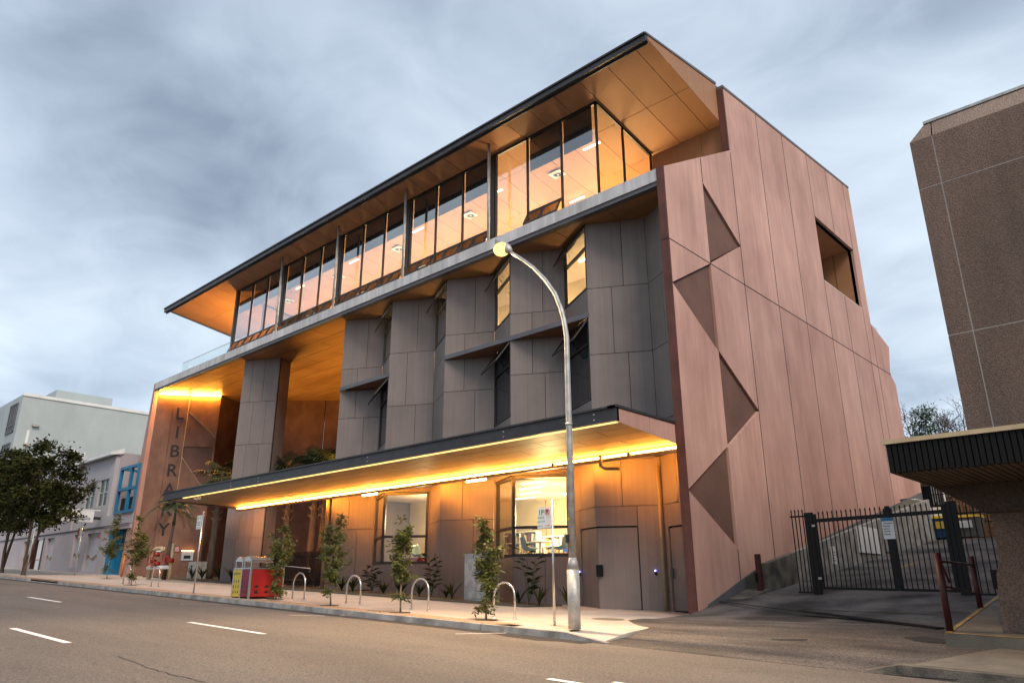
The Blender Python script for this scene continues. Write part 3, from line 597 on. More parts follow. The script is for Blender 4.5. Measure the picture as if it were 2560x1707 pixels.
# ---- street canopy
CY = 16.33
cz = lambda y: 5.61-.068*(y-CY)
can = MB(); can.box(-40.4, CY, 5.62, -11.235, CY+.10, 6.03); can.box(-40.4, CY-.06, 6.00, -11.235, CY+.25, 6.055); can.box(-40.4, CY-.05, 5.62, -11.235, CY+.1, 5.66)
can = can.build('canopy', 'steel', lib)
MB().box(-38.0, CY-.02, 5.575, -11.25, CY+.06, 5.60).build('canopy_lip', 'lip_glow', can)  # plain metal edge, its lit look put in as a glow
MB().prism([(-40.38, CY+.12, 5.68), (-11.26, CY+.12, 5.68), (-11.26, 20.0, 5.52), (-38.6, 20.0, 5.52)], [(-40.38, CY+.12, 6.0), (-11.26, CY+.12, 6.0), (-11.26, 20.0, 6.0), (-38.6, 20.0, 6.0)]).build('canopy_roof', 'dark', can)
for ya, yb in ((CY+.02, 17.95), (17.97, 19.55)): MB().prism([(-11.25, ya, cz(ya)-.01), (-11.235, ya, cz(ya)-.01), (-11.235, yb, cz(yb)-.01), (-11.25, yb, cz(yb)-.01)], [(-11.25, ya, 5.99), (-11.235, ya, 5.99), (-11.235, yb, 5.99), (-11.25, yb, 5.99)]).build('canopy_end_panel', 'pink', can)
MB().box(-11.5, CY-.06, 6.0, -11.20, 19.5, 6.07).build('canopy_capping', 'steel', can)
yr = [16.44, 17.05, 17.65, 18.25, 18.85, 19.42]
for k, (ya, yb) in enumerate(zip(yr, yr[1:])):
    xl = -40.2+(ya-16.4)*.6; x = XN-.02-(1.2 if k % 2 else 0.0); b = XN-.02
    while b > xl+.05:
        a = max(xl, (x if x < b-.1 else x-2.4)); x = a-2.4 if x < b-.1 else x-2.4
        MB().prism([(a+.014, ya+.014, cz(ya)), (b-.014, ya+.014, cz(ya)), (b-.014, yb-.014, cz(yb)), (a+.014, yb-.014, cz(yb))], [(a+.014, ya+.014, cz(ya)+.02), (b-.014, ya+.014, cz(ya)+.02), (b-.014, yb-.014, cz(yb)+.02), (a+.014, yb-.014, cz(yb)+.02)]).build('soffit_panel', 'soffit3', can)
        b = a; x = a
MB().prism([(-39.9, 16.4, cz(16.4)-.02), (-40.35, CY, 5.6), (-38.6, 19.6, 5.3), (-38.3, 19.6, 5.3)], [(-39.9, 16.4, 6.0), (-40.35, CY, 6.0), (-38.6, 19.6, 6.0), (-38.3, 19.6, 6.0)]).build('canopy_end_panel', 'steel', can)
MB().box(-38.35, 19.40, 5.16, -11.245, 19.57, 5.19).build('light_trough', 'soffit3', can); MB().box(-38.35, 19.40, 5.19, -11.245, 19.415, 5.25).build('light_trough', 'soffit3', can)
MB().box(-38.3, 19.44, 5.28, -11.26, 19.53, 5.33).build('led_strip', 'led', can)
MB().prism([(-38.4, 19.58, 5.40), (-11.25, 19.58, 5.40), (-11.25, 21.3, 5.40), (-30.0, 21.3, 5.40)], [(-38.4, 19.58, 5.45), (-11.25, 19.58, 5.45), (-11.25, 21.3, 5.45), (-30.0, 21.3, 5.45)]).build('rear_soffit', 'soffit3', can)
MB().tube([(-14.0, 19.3, 5.35), (-14.0, 19.3, 5.0), (-13.9, 19.4, 4.92), (-13.55, 19.7, 4.92)], .055, 10).build('drain_pipe', 'soffit3', can)
for x in (-26.9, -20.2): MB().tube([(x-.5, 19.75, 5.17), (x+.5, 19.75, 5.17)], .05, 8).build('under_light', 'under_tube', can)
for x in (-12.0, -15.5, -22.5, -30.5, -33):
    for dz in (.12, .28): MB().disc((x, CY-.002, 5.62+dz), (0, -1, 0), .025, .02, 8).build('bolt', 'galv', can)
for x in (-16.0, -12.9): MB().disc((x, 19.35, 5.25), (0, -1, 0), .06, .1, 8).build('pipe_bracket', 'soffit3', can)
for dx in (0, .28):
    c_ = MB().ball((-37.0+dx, CY+.25, 5.50), .11, 10, 6, (1, 1, .9)).build('dome_camera', 'white', can); MB().ball((-37.0+dx, CY+.23, 5.46), .075, 8, 5).build('lens', 'black', c_)

# ---- top floor: glazing, interior, roof
YG, GXR, GXL = 20.83, -14.65, -44.5
sz = lambda y: 20.30-.155*(y-19.48)
bay = (GXR-GXL)/5
for k in range(5):
    xr = GXR-bay*k; xl = xr-bay; pw = (bay-.30)/3
    post = MB().box(xl, YG-.02, 14.86, xl+.26, YG+.16, sz(YG)).build('window_post', 'frame', lib)
    for j in range(3):
        a = xr-pw*(j+1); b = xr-pw*j; mb = MB()
        mb.box(a, YG, 14.9, a+.07, YG+.1, sz(YG)); mb.box(a, YG, sz(YG)-.13, b, YG+.1, sz(YG)); mb.box(a, YG, 14.86, b, YG+.1, 15.0)
        hop = j in (0, 1) if k == 0 else True
        if j == 0 and k == 0: mb.box(b-.07, YG, 14.9, b, YG+.1, sz(YG)); hop = False
        if hop: mb.box(a, YG, 16.30, b, YG+.1, 16.38)
        fr = mb.build('window', 'frame', lib)
        MB().add([(a+.05, YG+.05, 15.0 if not hop else 16.36), (b, YG+.05, 15.0 if not hop else 16.36), (b, YG+.05, sz(YG)-.1), (a+.05, YG+.05, sz(YG)-.1)], [(0, 1, 2, 3)]).build('pane', 'glass_top', fr)
        if hop:
            for u, w_ in ((a+.07, (a+b)/2), ((a+b)/2+.03, b-.02)):
                A, B = Vector((u+.02, YG-.02, 16.29)), Vector((w_-.02, YG-.02, 16.29)); dn = Vector((0, -.30, -.62)); mb = MB()
                for p, q in ((A, B), (A+dn, B+dn), (A, A+dn), (B, B+dn)): mb.bar(p, q, .07, .06, (1, 0, 0) if p.x != q.x else (0, 1, 0))
                s_ = mb.build('hopper_sash', 'frame', fr)
                MB().add([tuple(A), tuple(B), tuple(B+dn), tuple(A+dn)], [(0, 1, 2, 3)]).build('hopper_pane', 'glass_dark', fr)
for k in range(4):
    x = -20.1-5.83*k; MB().tube([(x, 20.2, 14.84), (x, 20.2, sz(20.2)-.01)], .065, 12).build('steel_pole', 'galv', lib)
# side glazing at the right return, and the left one
def side_glass(x, ys, nm='window'):
    for a, b in zip(ys, ys[1:]):
        z1 = sz(b); mb = MB(); mb.box(x-.04, b-.08, 14.86, x+.04, b, sz(b)); mb.prism([(x-.04, a, sz(a)-.12), (x+.04, a, sz(a)-.12), (x+.04, b, sz(b)-.12), (x-.04, b, sz(b)-.12)], [(x-.04, a, sz(a)), (x+.04, a, sz(a)), (x+.04, b, sz(b)), (x-.04, b, sz(b))])
        fr = mb.build(nm, 'frame', lib); MB().add([(x, a, 14.9), (x, b, 14.9), (x, b, sz(b)-.06), (x, a, sz(a)-.06)], [(0, 1, 2, 3)]).build('pane', 'glass', fr)
side_glass(GXR, [20.9, 22.75, 24.9]); side_glass(GXL, [20.9, 22.9, 24.9, 27, 30])
XB = [XN, -12.25, -13.4, GXR]
for a, b in zip(XB, XB[1:]): MB().box(b+.008, 24.99, 14.86, a-.008, 25.04, 19.52).build('terrace_panel', 'soffit', lib)
MB().box(GXR, 25.045, 14.86, XN, 25.2, 20.5).build('terrace_wall', 'dark', lib)
# soffit of the big roof
MB().prism([(-52.3, 19.52, sz(19.52)+.05), (XN-.02, 19.52, sz(19.52)+.05), (XN-.02, 24.98, sz(24.98)+.05), (-52.3, 24.98, sz(24.98)+.05)], [(-52.3, 19.52, sz(19.52)+.06), (XN-.02, 19.52, sz(19.52)+.06), (XN-.02, 24.98, sz(24.98)+.06), (-52.3, 24.98, sz(24.98)+.06)]).build('soffit_backing', 'dark', lib)
xs = [XN]+[-11.86-1.335*k for k in range(31)]
for i, (a, b) in enumerate(zip(xs, xs[1:])):
    ysr = [19.5, 22.4, 25.0] if a > GXR+.2 else ([19.5, 22.0, 24.98] if b < GXL-.5 else [19.5, 20.98])
    if ysr[-1] == 20.98: ysr += [22.4, 25.0]
    for u, w_ in zip(ysr, ysr[1:]):
        MB().prism([(b+.012, u+.012, sz(u)), (a-.012, u+.012, sz(u)), (a-.012, w_-.012, sz(w_)), (b+.012, w_-.012, sz(w_))], [(b+.012, u+.012, sz(u)+.03), (a-.012, u+.012, sz(u)+.03), (a-.012, w_-.012, sz(w_)+.03), (b+.012, w_-.012, sz(w_)+.03)]).build('roof_soffit_panel', 'soffit', lib)
tz = lambda y: 20.43+.155*(y-19.3)
roof = MB()
roof.prism([(-52.33, 19.45, sz(19.45)+.035), (XN-.02, 19.45, sz(19.45)+.035), (XN-.02, 25.0, sz(25.0)+.035), (-52.33, 25.0, sz(25)+.035)], [(-52.33, 19.4, tz(19.4)), (XN-.02, 19.4, tz(19.4)), (XN-.02, 25.0, tz(25.0)), (-52.33, 25.0, tz(25))])
roof.prism([(-47, 25, 19.6), (XN-.02, 25, 19.6), (XN-.02, 41, 19.6), (-47, 41, 19.6)], [(-47, 25, tz(25)), (XN-.02, 25, tz(25)), (XN-.02, 41, 22.6), (-47, 41, 22.6)])
roof = roof.build('roof', 'slate', lib)
MB().box(-52.4, 19.30, 20.18, XN, 19.46, 20.47).build('gutter', 'steel', roof); MB().box(-52.4, 19.24, 20.42, XN, 19.40, 20.50).build('gutter', 'steel', roof)
MB().box(-52.38, 19.46, 20.10, XN, 19.50, 20.24).build('gutter', 'steel', roof)
ye = [19.45, 21.0, 22.3, 23.6, 24.72]
for a, b in zip(ye, ye[1:]): MB().prism([(XN-.015, a+.006, sz(a)), (XN, a+.006, sz(a)), (XN, b-.006, sz(b)), (XN-.015, b-.006, sz(b))], [(XN-.015, a+.006, tz(a)), (XN, a+.006, tz(a)), (XN, b-.006, tz(b)), (XN-.015, b-.006, tz(b))]).build('roof_end_panel', 'soffit', roof)
MB().prism([(XN-.06, 19.3, 20.44), (XN+.03, 19.3, 20.44), (XN+.03, 24.74, tz(24.74)), (XN-.06, 24.74, tz(24.74))], [(XN-.06, 19.3, 20.52), (XN+.03, 19.3, 20.52), (XN+.03, 24.74, tz(24.74)+.12), (XN-.06, 24.74, tz(24.74)+.12)]).build('roof_flashing', 'slate', roof)
# terrace balustrade
for k in range(6):
    xa = -49.4+k*1.15; mb = MB().add([(xa+.02, 19.95, 14.8), (xa+1.13, 19.95, 14.8), (xa+1.13, 19.95, 15.82), (xa+.02, 19.95, 15.82)], [(0, 1, 2, 3)]); g_ = mb.build('balustrade_panel', 'glass_clear', lib)
MB().bar((-49.4, 19.95, 15.85), (-42.5, 19.95, 15.85), .035).build('balustrade_rail', 'inox', lib)
MB().add([(-49.4, 19.97, 14.8), (-49.4, 25.5, 14.8), (-49.4, 25.5, 15.82), (-49.4, 19.97, 15.82)], [(0, 1, 2, 3)]).build('balustrade_panel', 'glass_clear', lib)
# interior of the top floor: ceiling panels, tubes, vents
cz4 = sz(25)+.03
ZBL = onY(1315, 435, 20.98).z
for k in range(5):
    for j in range(3):
        if (k, j) == (0, 2): continue
        a = GXR-bay*k-(bay-.30)/3*(j+1)+.10; b = GXR-bay*k-(bay-.30)/3*j-(.04 if (k, j) != (0, 0) else .32); MB().box(a, 20.97, ZBL, b, 20.985, sz(21)-.05).build('roller_blind', 'blind', lib)
xi = [GXR-.05]+[-15.865-2.67*k for k in range(11)]+[GXL+.05]
for a, b in zip(xi, xi[1:]):
    for u, w_ in ((25.0, 27.6), (27.6, 30.2), (30.2, 33), (33, 36), (36, 41)):
        MB().box(b+.012, u+.012, cz4-.02, a-.012, w_-.012, cz4+.04).build('ceiling_panel', 'soffit', lib)
MB().box(GXL, 41.0, 14.86, GXR, 41.2, 19.7).build('inner_wall', 'interior', lib); MB().box(GXL, YG+.1, 14.87, GXR, 41, 14.9).build('carpet_floor', 'carpet', lib)
MB().box(GXR-.02, 25.0, 14.9, GXR+.02, 41, 19.6).build('inner_wall', 'interior', lib)
for k in range(10):
    x = -16.4-2.95*k; y = (22.9, 25.6)[k % 2]; zc4 = min(sz(y), cz4) if y > 25 else sz(y); MB().box(x-.45, y-.05, zc4-.06, x+.45, y+.05, zc4-.035).build('ceiling_tube', 'tube', lib)
for k in range(5):
    x, y = -18.9-5.9*k, 23.6; cz5 = cz4; cz4 = sz(y); vt = MB().box(x-.33, y-.33, cz4-.035, x+.33, y+.33, cz4-.021).build('ceiling_vent', 'white', lib)
    mb = MB()
    for j in range(20):
        t = j/20*2*math.pi; p, q = Vector((x+.06*math.cos(t), y+.06*math.sin(t), cz4-.04)), Vector((x+.25*math.cos(t+.35), y+.25*math.sin(t+.35), cz4-.04)); mb.bar(p, q, .028, .006)
    mb.build('vent_vane', 'black', vt); cz4 = cz5
for k in range(5): lamp('room_light', 'POINT', (-17.5-6*k, 25.5, 16.0), 900, (1.0, 0.66, 0.30), shadow_soft_size=1.0)
# interior of the middle floors
MB().box(-30.1, 23.9, 10.7, -11.6, 24.0, 14.13).build('inner_wall', 'interior', lib); MB().box(-30.1, 20.5, 10.7, -30.02, 23.9, 14.13).build('inner_wall', 'interior', lib); zig = [(OX[0]+.1, 20.3)]
for k in range(5): zig += [(IX[k], 21.26)]+([(OX[k+1], 20.20)] if k < 4 else [(-11.6, 20.5)])
zig += [(-11.6, 33), (-30.1, 33)]
for z0_, z1_, nm_ in ((10.55, 10.66, 'floor_slab'), (6.40, 6.5, 'floor_slab')): MB().prism([(x, y, z0_) for x, y in zig], [(x, y, z1_) for x, y in zig]).build(nm_, 'carpet', lib)
MB().prism([(x, y, 14.14) for x, y in zig], [(x, y, 14.22) for x, y in zig]).build('inner_ceiling', 'ceil', lib)
MB().box(-30.1, 22.4, 6.2, -11.6, 22.5, 10.5).build('inner_wall', 'dark_in', lib)
for k in range(4):
    x = OX[k+1]-1.0; MB().box(x-1.0, 22.2, 14.04, x+.5, 22.3, 14.10).build('ceiling_tube', 'tube', lib); lamp('room_light', 'POINT', (x, 22.9, 12.5), 150, (1.0, 0.70, 0.36), shadow_soft_size=.3)
# ground floor reading room
GF = 1.05
MB().box(-30.0, 21.2, GF-.1, -13.0, 29, GF).build('carpet_floor', 'carpet', lib); MB().box(-30.0, 27.4, GF, -13.0, 27.5, 5.4).build('inner_wall', 'interior', lib)
MB().box(-15.9, 21.4, GF, -15.8, 27.4, 5.4).build('inner_wall', 'interior', lib); MB().box(-30, 24.6, GF, -24.2, 24.7, 5.4).build('inner_wall', 'interior', lib); MB().box(-24.3, 21.25, GF, -24.2, 24.6, 5.4).build('inner_wall', 'interior', lib)
MB().box(-30.0, 20.1, 5.36, -13.0, 28, 5.45).build('inner_ceiling', 'ceil', lib)
for k in range(38): MB().box(-24.1, 21.35+.16*k, 5.22, -16.0, 21.41+.16*k, 5.34).build('ceiling_slat', 'ceil', lib)
for x, y in ((-19.2, 21.9), (-20.4, 23.1), (-17.6, 23.1), (-21.6, 24.4), (-18.8, 24.4), (-23.0, 25.7), (-20.2, 25.7), (-17.4, 25.7), (-23.2, 23.1)): MB().box(x-.6, y-.025, 5.16, x+.6, y+.025, 5.19).build('ceiling_tube', 'tube', lib)
for x, y in ((-19, 22.6), (-21.5, 25), (-17.5, 25.3)): lamp('room_light', 'POINT', (x, y, 3.9), 210, (1.0, 0.75, 0.33), shadow_soft_size=.4)
lamp('room_light', 'POINT', (-26.2, 22.6, 4.2), 150, (1.0, 0.74, 0.38), shadow_soft_size=.4)
for x in (-23.2, -21.0, -18.9): MB().box(x-.01, 27.385, GF, x+.01, 27.398, 5.3).build('wall_joint', 'dark', lib)
MB().box(-24.1, 27.385, 3.9, -16, 27.398, 3.92).build('wall_joint', 'dark', lib)
BACK.build('facade_backing', 'dark', lib, kind='stuff')

# ================================================================== RIGHT: CONCRETE BUILDING, DRIVEWAY, GATE
RX, RY = -2.925, 15.6
cb = thing('concrete_building', 'brown exposed aggregate concrete building with a low dark awning on the right', 'building', (RX, RY, .3))
zr = [3.52, 5.95, 9.137, 10.26]
xr = [RX, -2.50, 2.1, 6.6, 12]
for i, (a, b) in enumerate(zip(xr, xr[1:])):
    for j, (u, w_) in enumerate(zip(zr, zr[1:])):
        MB().box(a+(.012 if i else 0), RY, u+.012, b-.012, RY+.2, w_-(.012 if j < 2 else 0)).build('aggregate_panel', 'agg', cb)
    MB().prism([(a+(.012 if i else 0), RY, 10.26), (b-.012, RY, 10.26), (b-.012, RY+.3, 10.26), (a+(.012 if i else 0), RY+.3, 10.26)], [(a+(.012 if i else .29), RY+.22, 10.69), (b-.012, RY+.22, 10.69), (b-.012, RY+.35, 10.69), (a+(.012 if i else .29), RY+.35, 10.69)]).build('coping_panel', 'agg_light', cb)
MB().box(RX+.02, RY+.004, 3.4, 12, RY+26, 10.25).build('building_core', 'joint', cb)
MB().box(RX+.28, RY+.19, 10.69, 12, RY+26, 10.75).build('roof_flashing', 'galv', cb)
MB().box(RX, RY+.21, 3.52, RX+.1, RY+26, 10.25).build('aggregate_panel', 'agg', cb)
# awning
AX, AY, az = -3.57, 12.70, 3.05; fh = .465
aw = MB().box(AX+.02, AY+.04, az+.03, 12, AY+.1, az+fh).build('awning', 'rib', cb)
MB().box(AX-.02, AY-.04, az+fh, 12, AY+.2, az+fh+.07).build('awning_capping', 'cream', aw); MB().box(AX-.02, AY+.16, az+fh, AX+.16, 18.6, az+fh+.07).build('awning_capping', 'cream', aw)
for k in range(120):
    x = AX+.02+.085*k
    if x > 2.6: break
    MB().box(x, AY-.01, az+random.uniform(0, .02), x+.066, AY+.039, az+fh-.003).build('awning_rib', 'rib', aw)
MB().box(AX, AY+.05, az+.02, AX+.03, 18.6, az+fh).build('awning_end', 'rib', aw)
mb = MB()
for k in range(130):
    x = AX+.04+.105*k
    if x > 5: break
    mb.box(x, AY+.1, az, x+.082, 15.05, az+.025)
mb.build('soffit_slats', 'timber', aw, kind='stuff'); MB().box(AX+.04, AY+.1, az+.035, 12, 18.6, az+.07).build('awning_deck', 'dark', aw)
bt, bb = onY(2446, 1212, 15.07), onY(2452, 1281, 15.07)
MB().prism([(AX+.04, 15.08, az-.015), (AX+.04, 18.6, az-.015), (bt.x, 18.6, bb.z), (bt.x, 15.08, bb.z)], [(AX+.04, 15.08, az+.03), (AX+.04, 18.6, az+.03), (bt.x+.02, 18.6, az+.03), (bt.x+.02, 15.08, az+.03)]).build('haunch', 'beam', cb)
MB().box(bt.x+.01, 15.06, bb.z, 12, 16.2, az-.003).build('beam', 'beam', cb)
ca, cm_, cq, cb_ = onY(2478, 1283, 15.2), onY(2498, 1402, 15.2), onY(2491, 1436, 15.2), onY(2505, 1594, 15.2)
ring = lambda x0, z, w_=.62: [(x0, 15.2, z), (x0+w_, 15.2, z), (x0+w_+.16, 15.6, z), (x0+w_, 16.1, z), (x0, 16.1, z)]
col = MB(); col.prism(ring(ca.x, ca.z+.02), ring(cm_.x, cm_.z)); col.prism(ring(cm_.x, cm_.z), ring(cq.x, cq.z, .66)); col.prism(ring(cq.x, cq.z, .66), ring(cb_.x, .2, .72)); col.build('column', 'agg', cb)
# raised platform beside the driveway and the right footpath with its old kerb
def plat_z(x, y): return .62+.09*(y-15)+(-GR*(x+3.6))
pA, pB = onY(2358, 1570, 14.7), onY(2492, 1488, 20.5)
pf = [(pA.x, 14.7), (8, 14.7), (8, 24), (pB.x-.35, 24), (pB.x, 20.5)]
struct('platform', MB().prism([(x, y, -.3) for x, y in pf], [(x, y, plat_z(x, y)) for x, y in pf]), 'old_conc')
d_ = Vector((pB.x-pA.x, 5.8, 0)).normalized(); n_ = Vector((d_.y, -d_.x, 0))*.05
struct('platform_line', MB().add([(pA.x+.03, 14.72, plat_z(pA.x, 14.72)+.005), (pA.x+.10, 14.72, plat_z(pA.x, 14.72)+.005), (pB.x+.10, 20.5, plat_z(pB.x, 20.5)+.005), (pB.x+.03, 20.5, plat_z(pB.x, 20.5)+.005)], [(0, 1, 2, 3)]), 'yellow_line')
struct('platform_line', MB().add([(pA.x+.03, 14.70, plat_z(pA.x, 14.7)+.005), (pA.x+1.4, 14.70, plat_z(pA.x+1.4, 14.7)+.005), (pA.x+1.4, 14.78, plat_z(pA.x+1.4, 14.78)+.005), (pA.x+.03, 14.78, plat_z(pA.x, 14.78)+.005)], [(0, 1, 2, 3)]), 'yellow_line')
rfz = lambda x, y: -GR*x+.15+.06*max(0, y-12.3)
mb = MB(); RP = [(-3.6, 12.4), (8, 12.4), (8, 14.75), (-2.9, 14.75), (-3.25, 13.6)]
mb.prism([(x, y, rfz(x, y)-.5) for x, y in RP], [(x, y, rfz(x, y)) for x, y in RP]); rpath = struct('right_footpath', mb, 'old_conc')
k = -3.75
MB().prism([(-4.25, 12.2, 0), (-3.75, 12.2, 0), (-3.75, 12.42, 0), (-4.25, 12.42, 0)], [(-4.25, 12.24, .165), (-3.75, 12.24, .27), (-3.75, 12.42, .29), (-4.25, 12.42, .17)]).build('kerb_stone', 'kerb_old', rpath)
while k < 8:
    MB().prism([(k, 12.18, -.4), (k+1.78, 12.18, -.4), (k+1.78, 12.42, -.4), (k, 12.42, -.4)], [(k, 12.22, -GR*k+.145), (k+1.78, 12.22, -GR*(k+1.78)+.145), (k+1.78, 12.42, -GR*(k+1.78)+.155), (k, 12.42, -GR*k+.155)]).build('kerb_stone', 'kerb_old', rpath); k += 1.8
# drain grate across the driveway
ga, gb = onF(1775, 1500, drive_z), onF(2352, 1572, drive_z)
gd = (gb-ga); gn = Vector((-gd.y, gd.x, 0)).normalized()
gr = thing('drain_grate', 'dark steel drain grate across the foot of the gated driveway', 'drain grate', tuple(ga))
gm_ = ga.lerp(gb, .5)
for p_, q_, w_, nm in ((ga, gm_, .03, 'groove'), (gm_, gb, .12, 'channel')): MB().prism([tuple(p_-gn*w_+Vector((0, 0, .002))), tuple(q_-gn*w_+Vector((0, 0, .002))), tuple(q_+gn*w_+Vector((0, 0, .002))), tuple(p_+gn*w_+Vector((0, 0, .002)))], [tuple(p_-gn*w_+Vector((0, 0, .014))), tuple(q_-gn*w_+Vector((0, 0, .014))), tuple(q_+gn*w_+Vector((0, 0, .014))), tuple(p_+gn*w_+Vector((0, 0, .014)))]).build(nm, 'black', gr)
for k in range(90):
    p = ga.lerp(gb, .5+.5*(k+.5)/90)+Vector((0, 0, .025)); MB().bar(p-gn*.10, p+gn*.10, .016, .02).build('grate_bar', 'steel', gr)
yl0, yl1 = onF(2000, 1521, drive_z), onF(2350, 1536, drive_z)
struct('driveway_line', MB().add([tuple(q+Vector((0, s*.035, .006))) for q, s in ((yl0, -1), (yl1, -1), (yl1, 1), (yl0, 1))], [(0, 1, 2, 3)]), 'yellow_line')
q0 = onF(2255, 1414, drive_z); struct('driveway_line', MB().add([(q0.x-.1, q0.y-1.3, drive_z(q0.x, q0.y-1.3)+.006), (q0.x+.1, q0.y-1.3, drive_z(q0.x, q0.y-1.3)+.006), (q0.x+.3, q0.y+1, drive_z(q0.x, q0.y+1)+.006), (q0.x+.1, q0.y+1, drive_z(q0.x, q0.y+1)+.006)], [(0, 1, 2, 3)]), 'yellow_line')
# retaining wall along the driveway, below the library's end wall
RWX = -10.15
rt_ = thing('retaining_wall', 'low weathered concrete retaining wall along the foot of the pink wall', 'retaining wall', (RWX, 22.4, .9))
def rwz(y): return 1.98+.175*(y-22.4)
ys = [22.4, 24.6, 27, 29.5, 32, 34.5, 37, 39.5, 42]
for a, b in zip(ys, ys[1:]): MB().prism([(RWX-.2, a+.01, wallZ(a)-1.5), (RWX, a+.01, drive_z(RWX, a)-.3), (RWX, b-.01, drive_z(RWX, b)-.3), (RWX-.2, b-.01, wallZ(b)-1.5)], [(RWX-.2, a+.01, rwz(a)), (RWX, a+.01, rwz(a)), (RWX, b-.01, rwz(b)), (RWX-.2, b-.01, rwz(b))]).build('concrete_panel', 'kerb_old' if a < 24 else 'kerb', rt_)
mb = MB()
for a, b in zip(ys, ys[1:]): mb.prism([(XW-.02, a, .4), (RWX-.19, a, .4), (RWX-.19, b, .4), (XW-.02, b, .4)], [(XW-.02, a, wallZ(a)+.02), (RWX-.19, a, rwz(a)-.08), (RWX-.19, b, rwz(b)-.08), (XW-.02, b, wallZ(b)+.02)])
mb.build('backfill', 'soil', rt_)
low = MB().prism([(XW+.06, 19.6, .2), (XW+.35, 19.7, .2), (RWX, 22.4, .4), (XW+.06, 22.4, .4)], [(XW+.06, 19.6, .60), (XW+.35, 19.7, .56), (RWX, 22.4, drive_z(RWX, 22.4)+.10), (XW+.06, 22.4, 1.25)]).build('wall_toe', 'kerb_old', rt_)
def notice(name, x, y, z, w, h, label, lines=4, col='ink', head=None):
    t = thing(name, label, 'notice', (x+.01, y, z)); MB().box(x+.004, y-w/2, z, x+.02, y+w/2, z+h).build('board', 'white', t)
    for k in range(lines): MB().box(x+.02, y-w*.36, z+h*(.18+.6*k/lines), x+.023, y+w*random.uniform(.1, .38), z+h*(.18+.6*k/lines)+.025).build('print_line', col, t)
    return t
a_ = onX(2086, 1406, RWX); notice('wall_notice', RWX, a_.y, a_.z-.05, .42, .62, 'small white paper notice on the retaining wall behind the gate', 4)
for (px0, px1, y0p, y1p, lb) in ((2150, 2192, 1330, 1380, 'left white blank board leaning on the ramp wall behind the gate'), (2214, 2270, 1328, 1378, 'grey blank board further up the ramp wall behind the gate')):
    a_, b_ = onX(px0, y1p, RWX+.03), onX(px1, y0p-14, RWX+.03); tag(MB().box(RWX+.005, a_.y, a_.z, RWX+.05, b_.y, a_.z+1.0).build('blank_board', 'white' if px0 < 2200 else 'galv', None), lb, 'board')
# maroon post by the end wall
rp = thing('guard_post', 'single maroon steel post standing against the pink end wall', 'post', (-10.3, 22.3, .9)); MB().box(-10.42, 22.12, .85, -10.28, 22.26, 2.25).build('post', 'maroon', rp); MB().box(-10.44, 22.05, 1.45, -10.38, 22.12, 1.7).build('latch_box', 'black', rp)
# gate
def picket(mb, x, y, z0, z1):
    mb.box(x-.0125, y-.0125, z0, x+.0125, y+.0125, z1); mb.prism([(x-.022, y-.022, z1), (x+.022, y-.022, z1), (x+.022, y+.022, z1), (x-.022, y+.022, z1)], [(x-.004, y-.004, z1+.07), (x+.004, y-.004, z1+.07), (x+.004, y+.004, z1+.07), (x-.004, y+.004, z1+.07)]); return mb
GY = 22.0
gate = thing('sliding_gate', 'black steel picket gate in two leaves closed across the driveway', 'gate', (-6.7, GY, 1.2))
gx0, gx1, gxm = -8.40, -5.02, onY(2222, 1300, GY).x
zt_ = lambda x: lerp(x, [(-8.5, 3.19), (-5.0, 3.24)]); zb_ = lambda x: lerp(x, [(-8.5, 1.27), (-5.0, 1.20)])
for nm, a, b in (('leaf_frame', gx0, gxm-.06), ('leaf_frame', gxm+.06, gx1)):
    mb = MB()
    mb.bar((a, GY, zt_(a)-.07), (b, GY, zt_(b)-.07), .05, .10); mb.bar((a, GY, zb_(a)), (b, GY, zb_(b)), .05, .07)
    for x in (a, b): mb.box(x-.045, GY-.04, zb_(x)-.03, x+.045, GY+.04, zt_(x)+.12)
    lf = mb.build(nm, 'black', gate); k = 1; n = round((b-a)/.128)
    for k in range(1, n): x = a+(b-a)*k/n; picket(MB(), x, GY, zb_(x), zt_(x)+.12).build('picket', 'black', lf)
mb = MB(); mb.box(gxm-.055, GY-.05, zb_(gxm), gxm+.055, GY+.05, zt_(gxm)+.18).build('meeting_post', 'black', gate)
for k, x in enumerate((-8.62, -8.50)): MB().box(x-.055, GY-.06, 1.08, x+.055, GY+.06, 3.36).build('gate_post', 'black', gate)
for k, x in enumerate((-4.90, -4.78)): MB().box(x-.055, GY-.06, .9, x+.055, GY+.06, 3.42).build('gate_post', 'black', gate)
for z in (1.5, 2.95): MB().box(-8.47, GY-.09, z, -8.38, GY-.06, z+.06).build('hinge', 'galv', gate)
sx = onY(2221, 1320, GY-.05)
sg = MB().box(sx.x-.15, GY-.06, sx.z-.28, sx.x+.15, GY-.045, sx.z+.28).build('gate_sign', 'white', gate); MB().box(sx.x-.15, GY-.064, sx.z+.19, sx.x+.15, GY-.061, sx.z+.28).build('sign_band', 'blue', sg)
for k in range(5): MB().box(sx.x-.12, GY-.064, sx.z+.12-.07*k, sx.x+random.uniform(.02, .12), GY-.061, sx.z+.14-.07*k).build('print_line', 'ink', sg)
def fence_run(label, a, b, zb, zt, n, loc, cat='fence', name='picket_fence', end_post=True):
    t = thing(name, label, cat, loc); a, b = Vector(a), Vector(b); mb = MB()
    mb.bar(a+Vector((0, 0, zt)), b+Vector((0, 0, zt)), .045); mb.bar(a+Vector((0, 0, zb)), b+Vector((0, 0, zb)), .045)
    if end_post: mb.bar(b+Vector((0, 0, zb-.3)), b+Vector((0, 0, zt)), .06)
    mb.build('rail', 'black', t)
    for k in range(n): p = a.lerp(b, (k+.5)/n); picket(MB(), p.x, p.y, p.z+zb, p.z+zt+.14).build('picket', 'black', t)
    return t
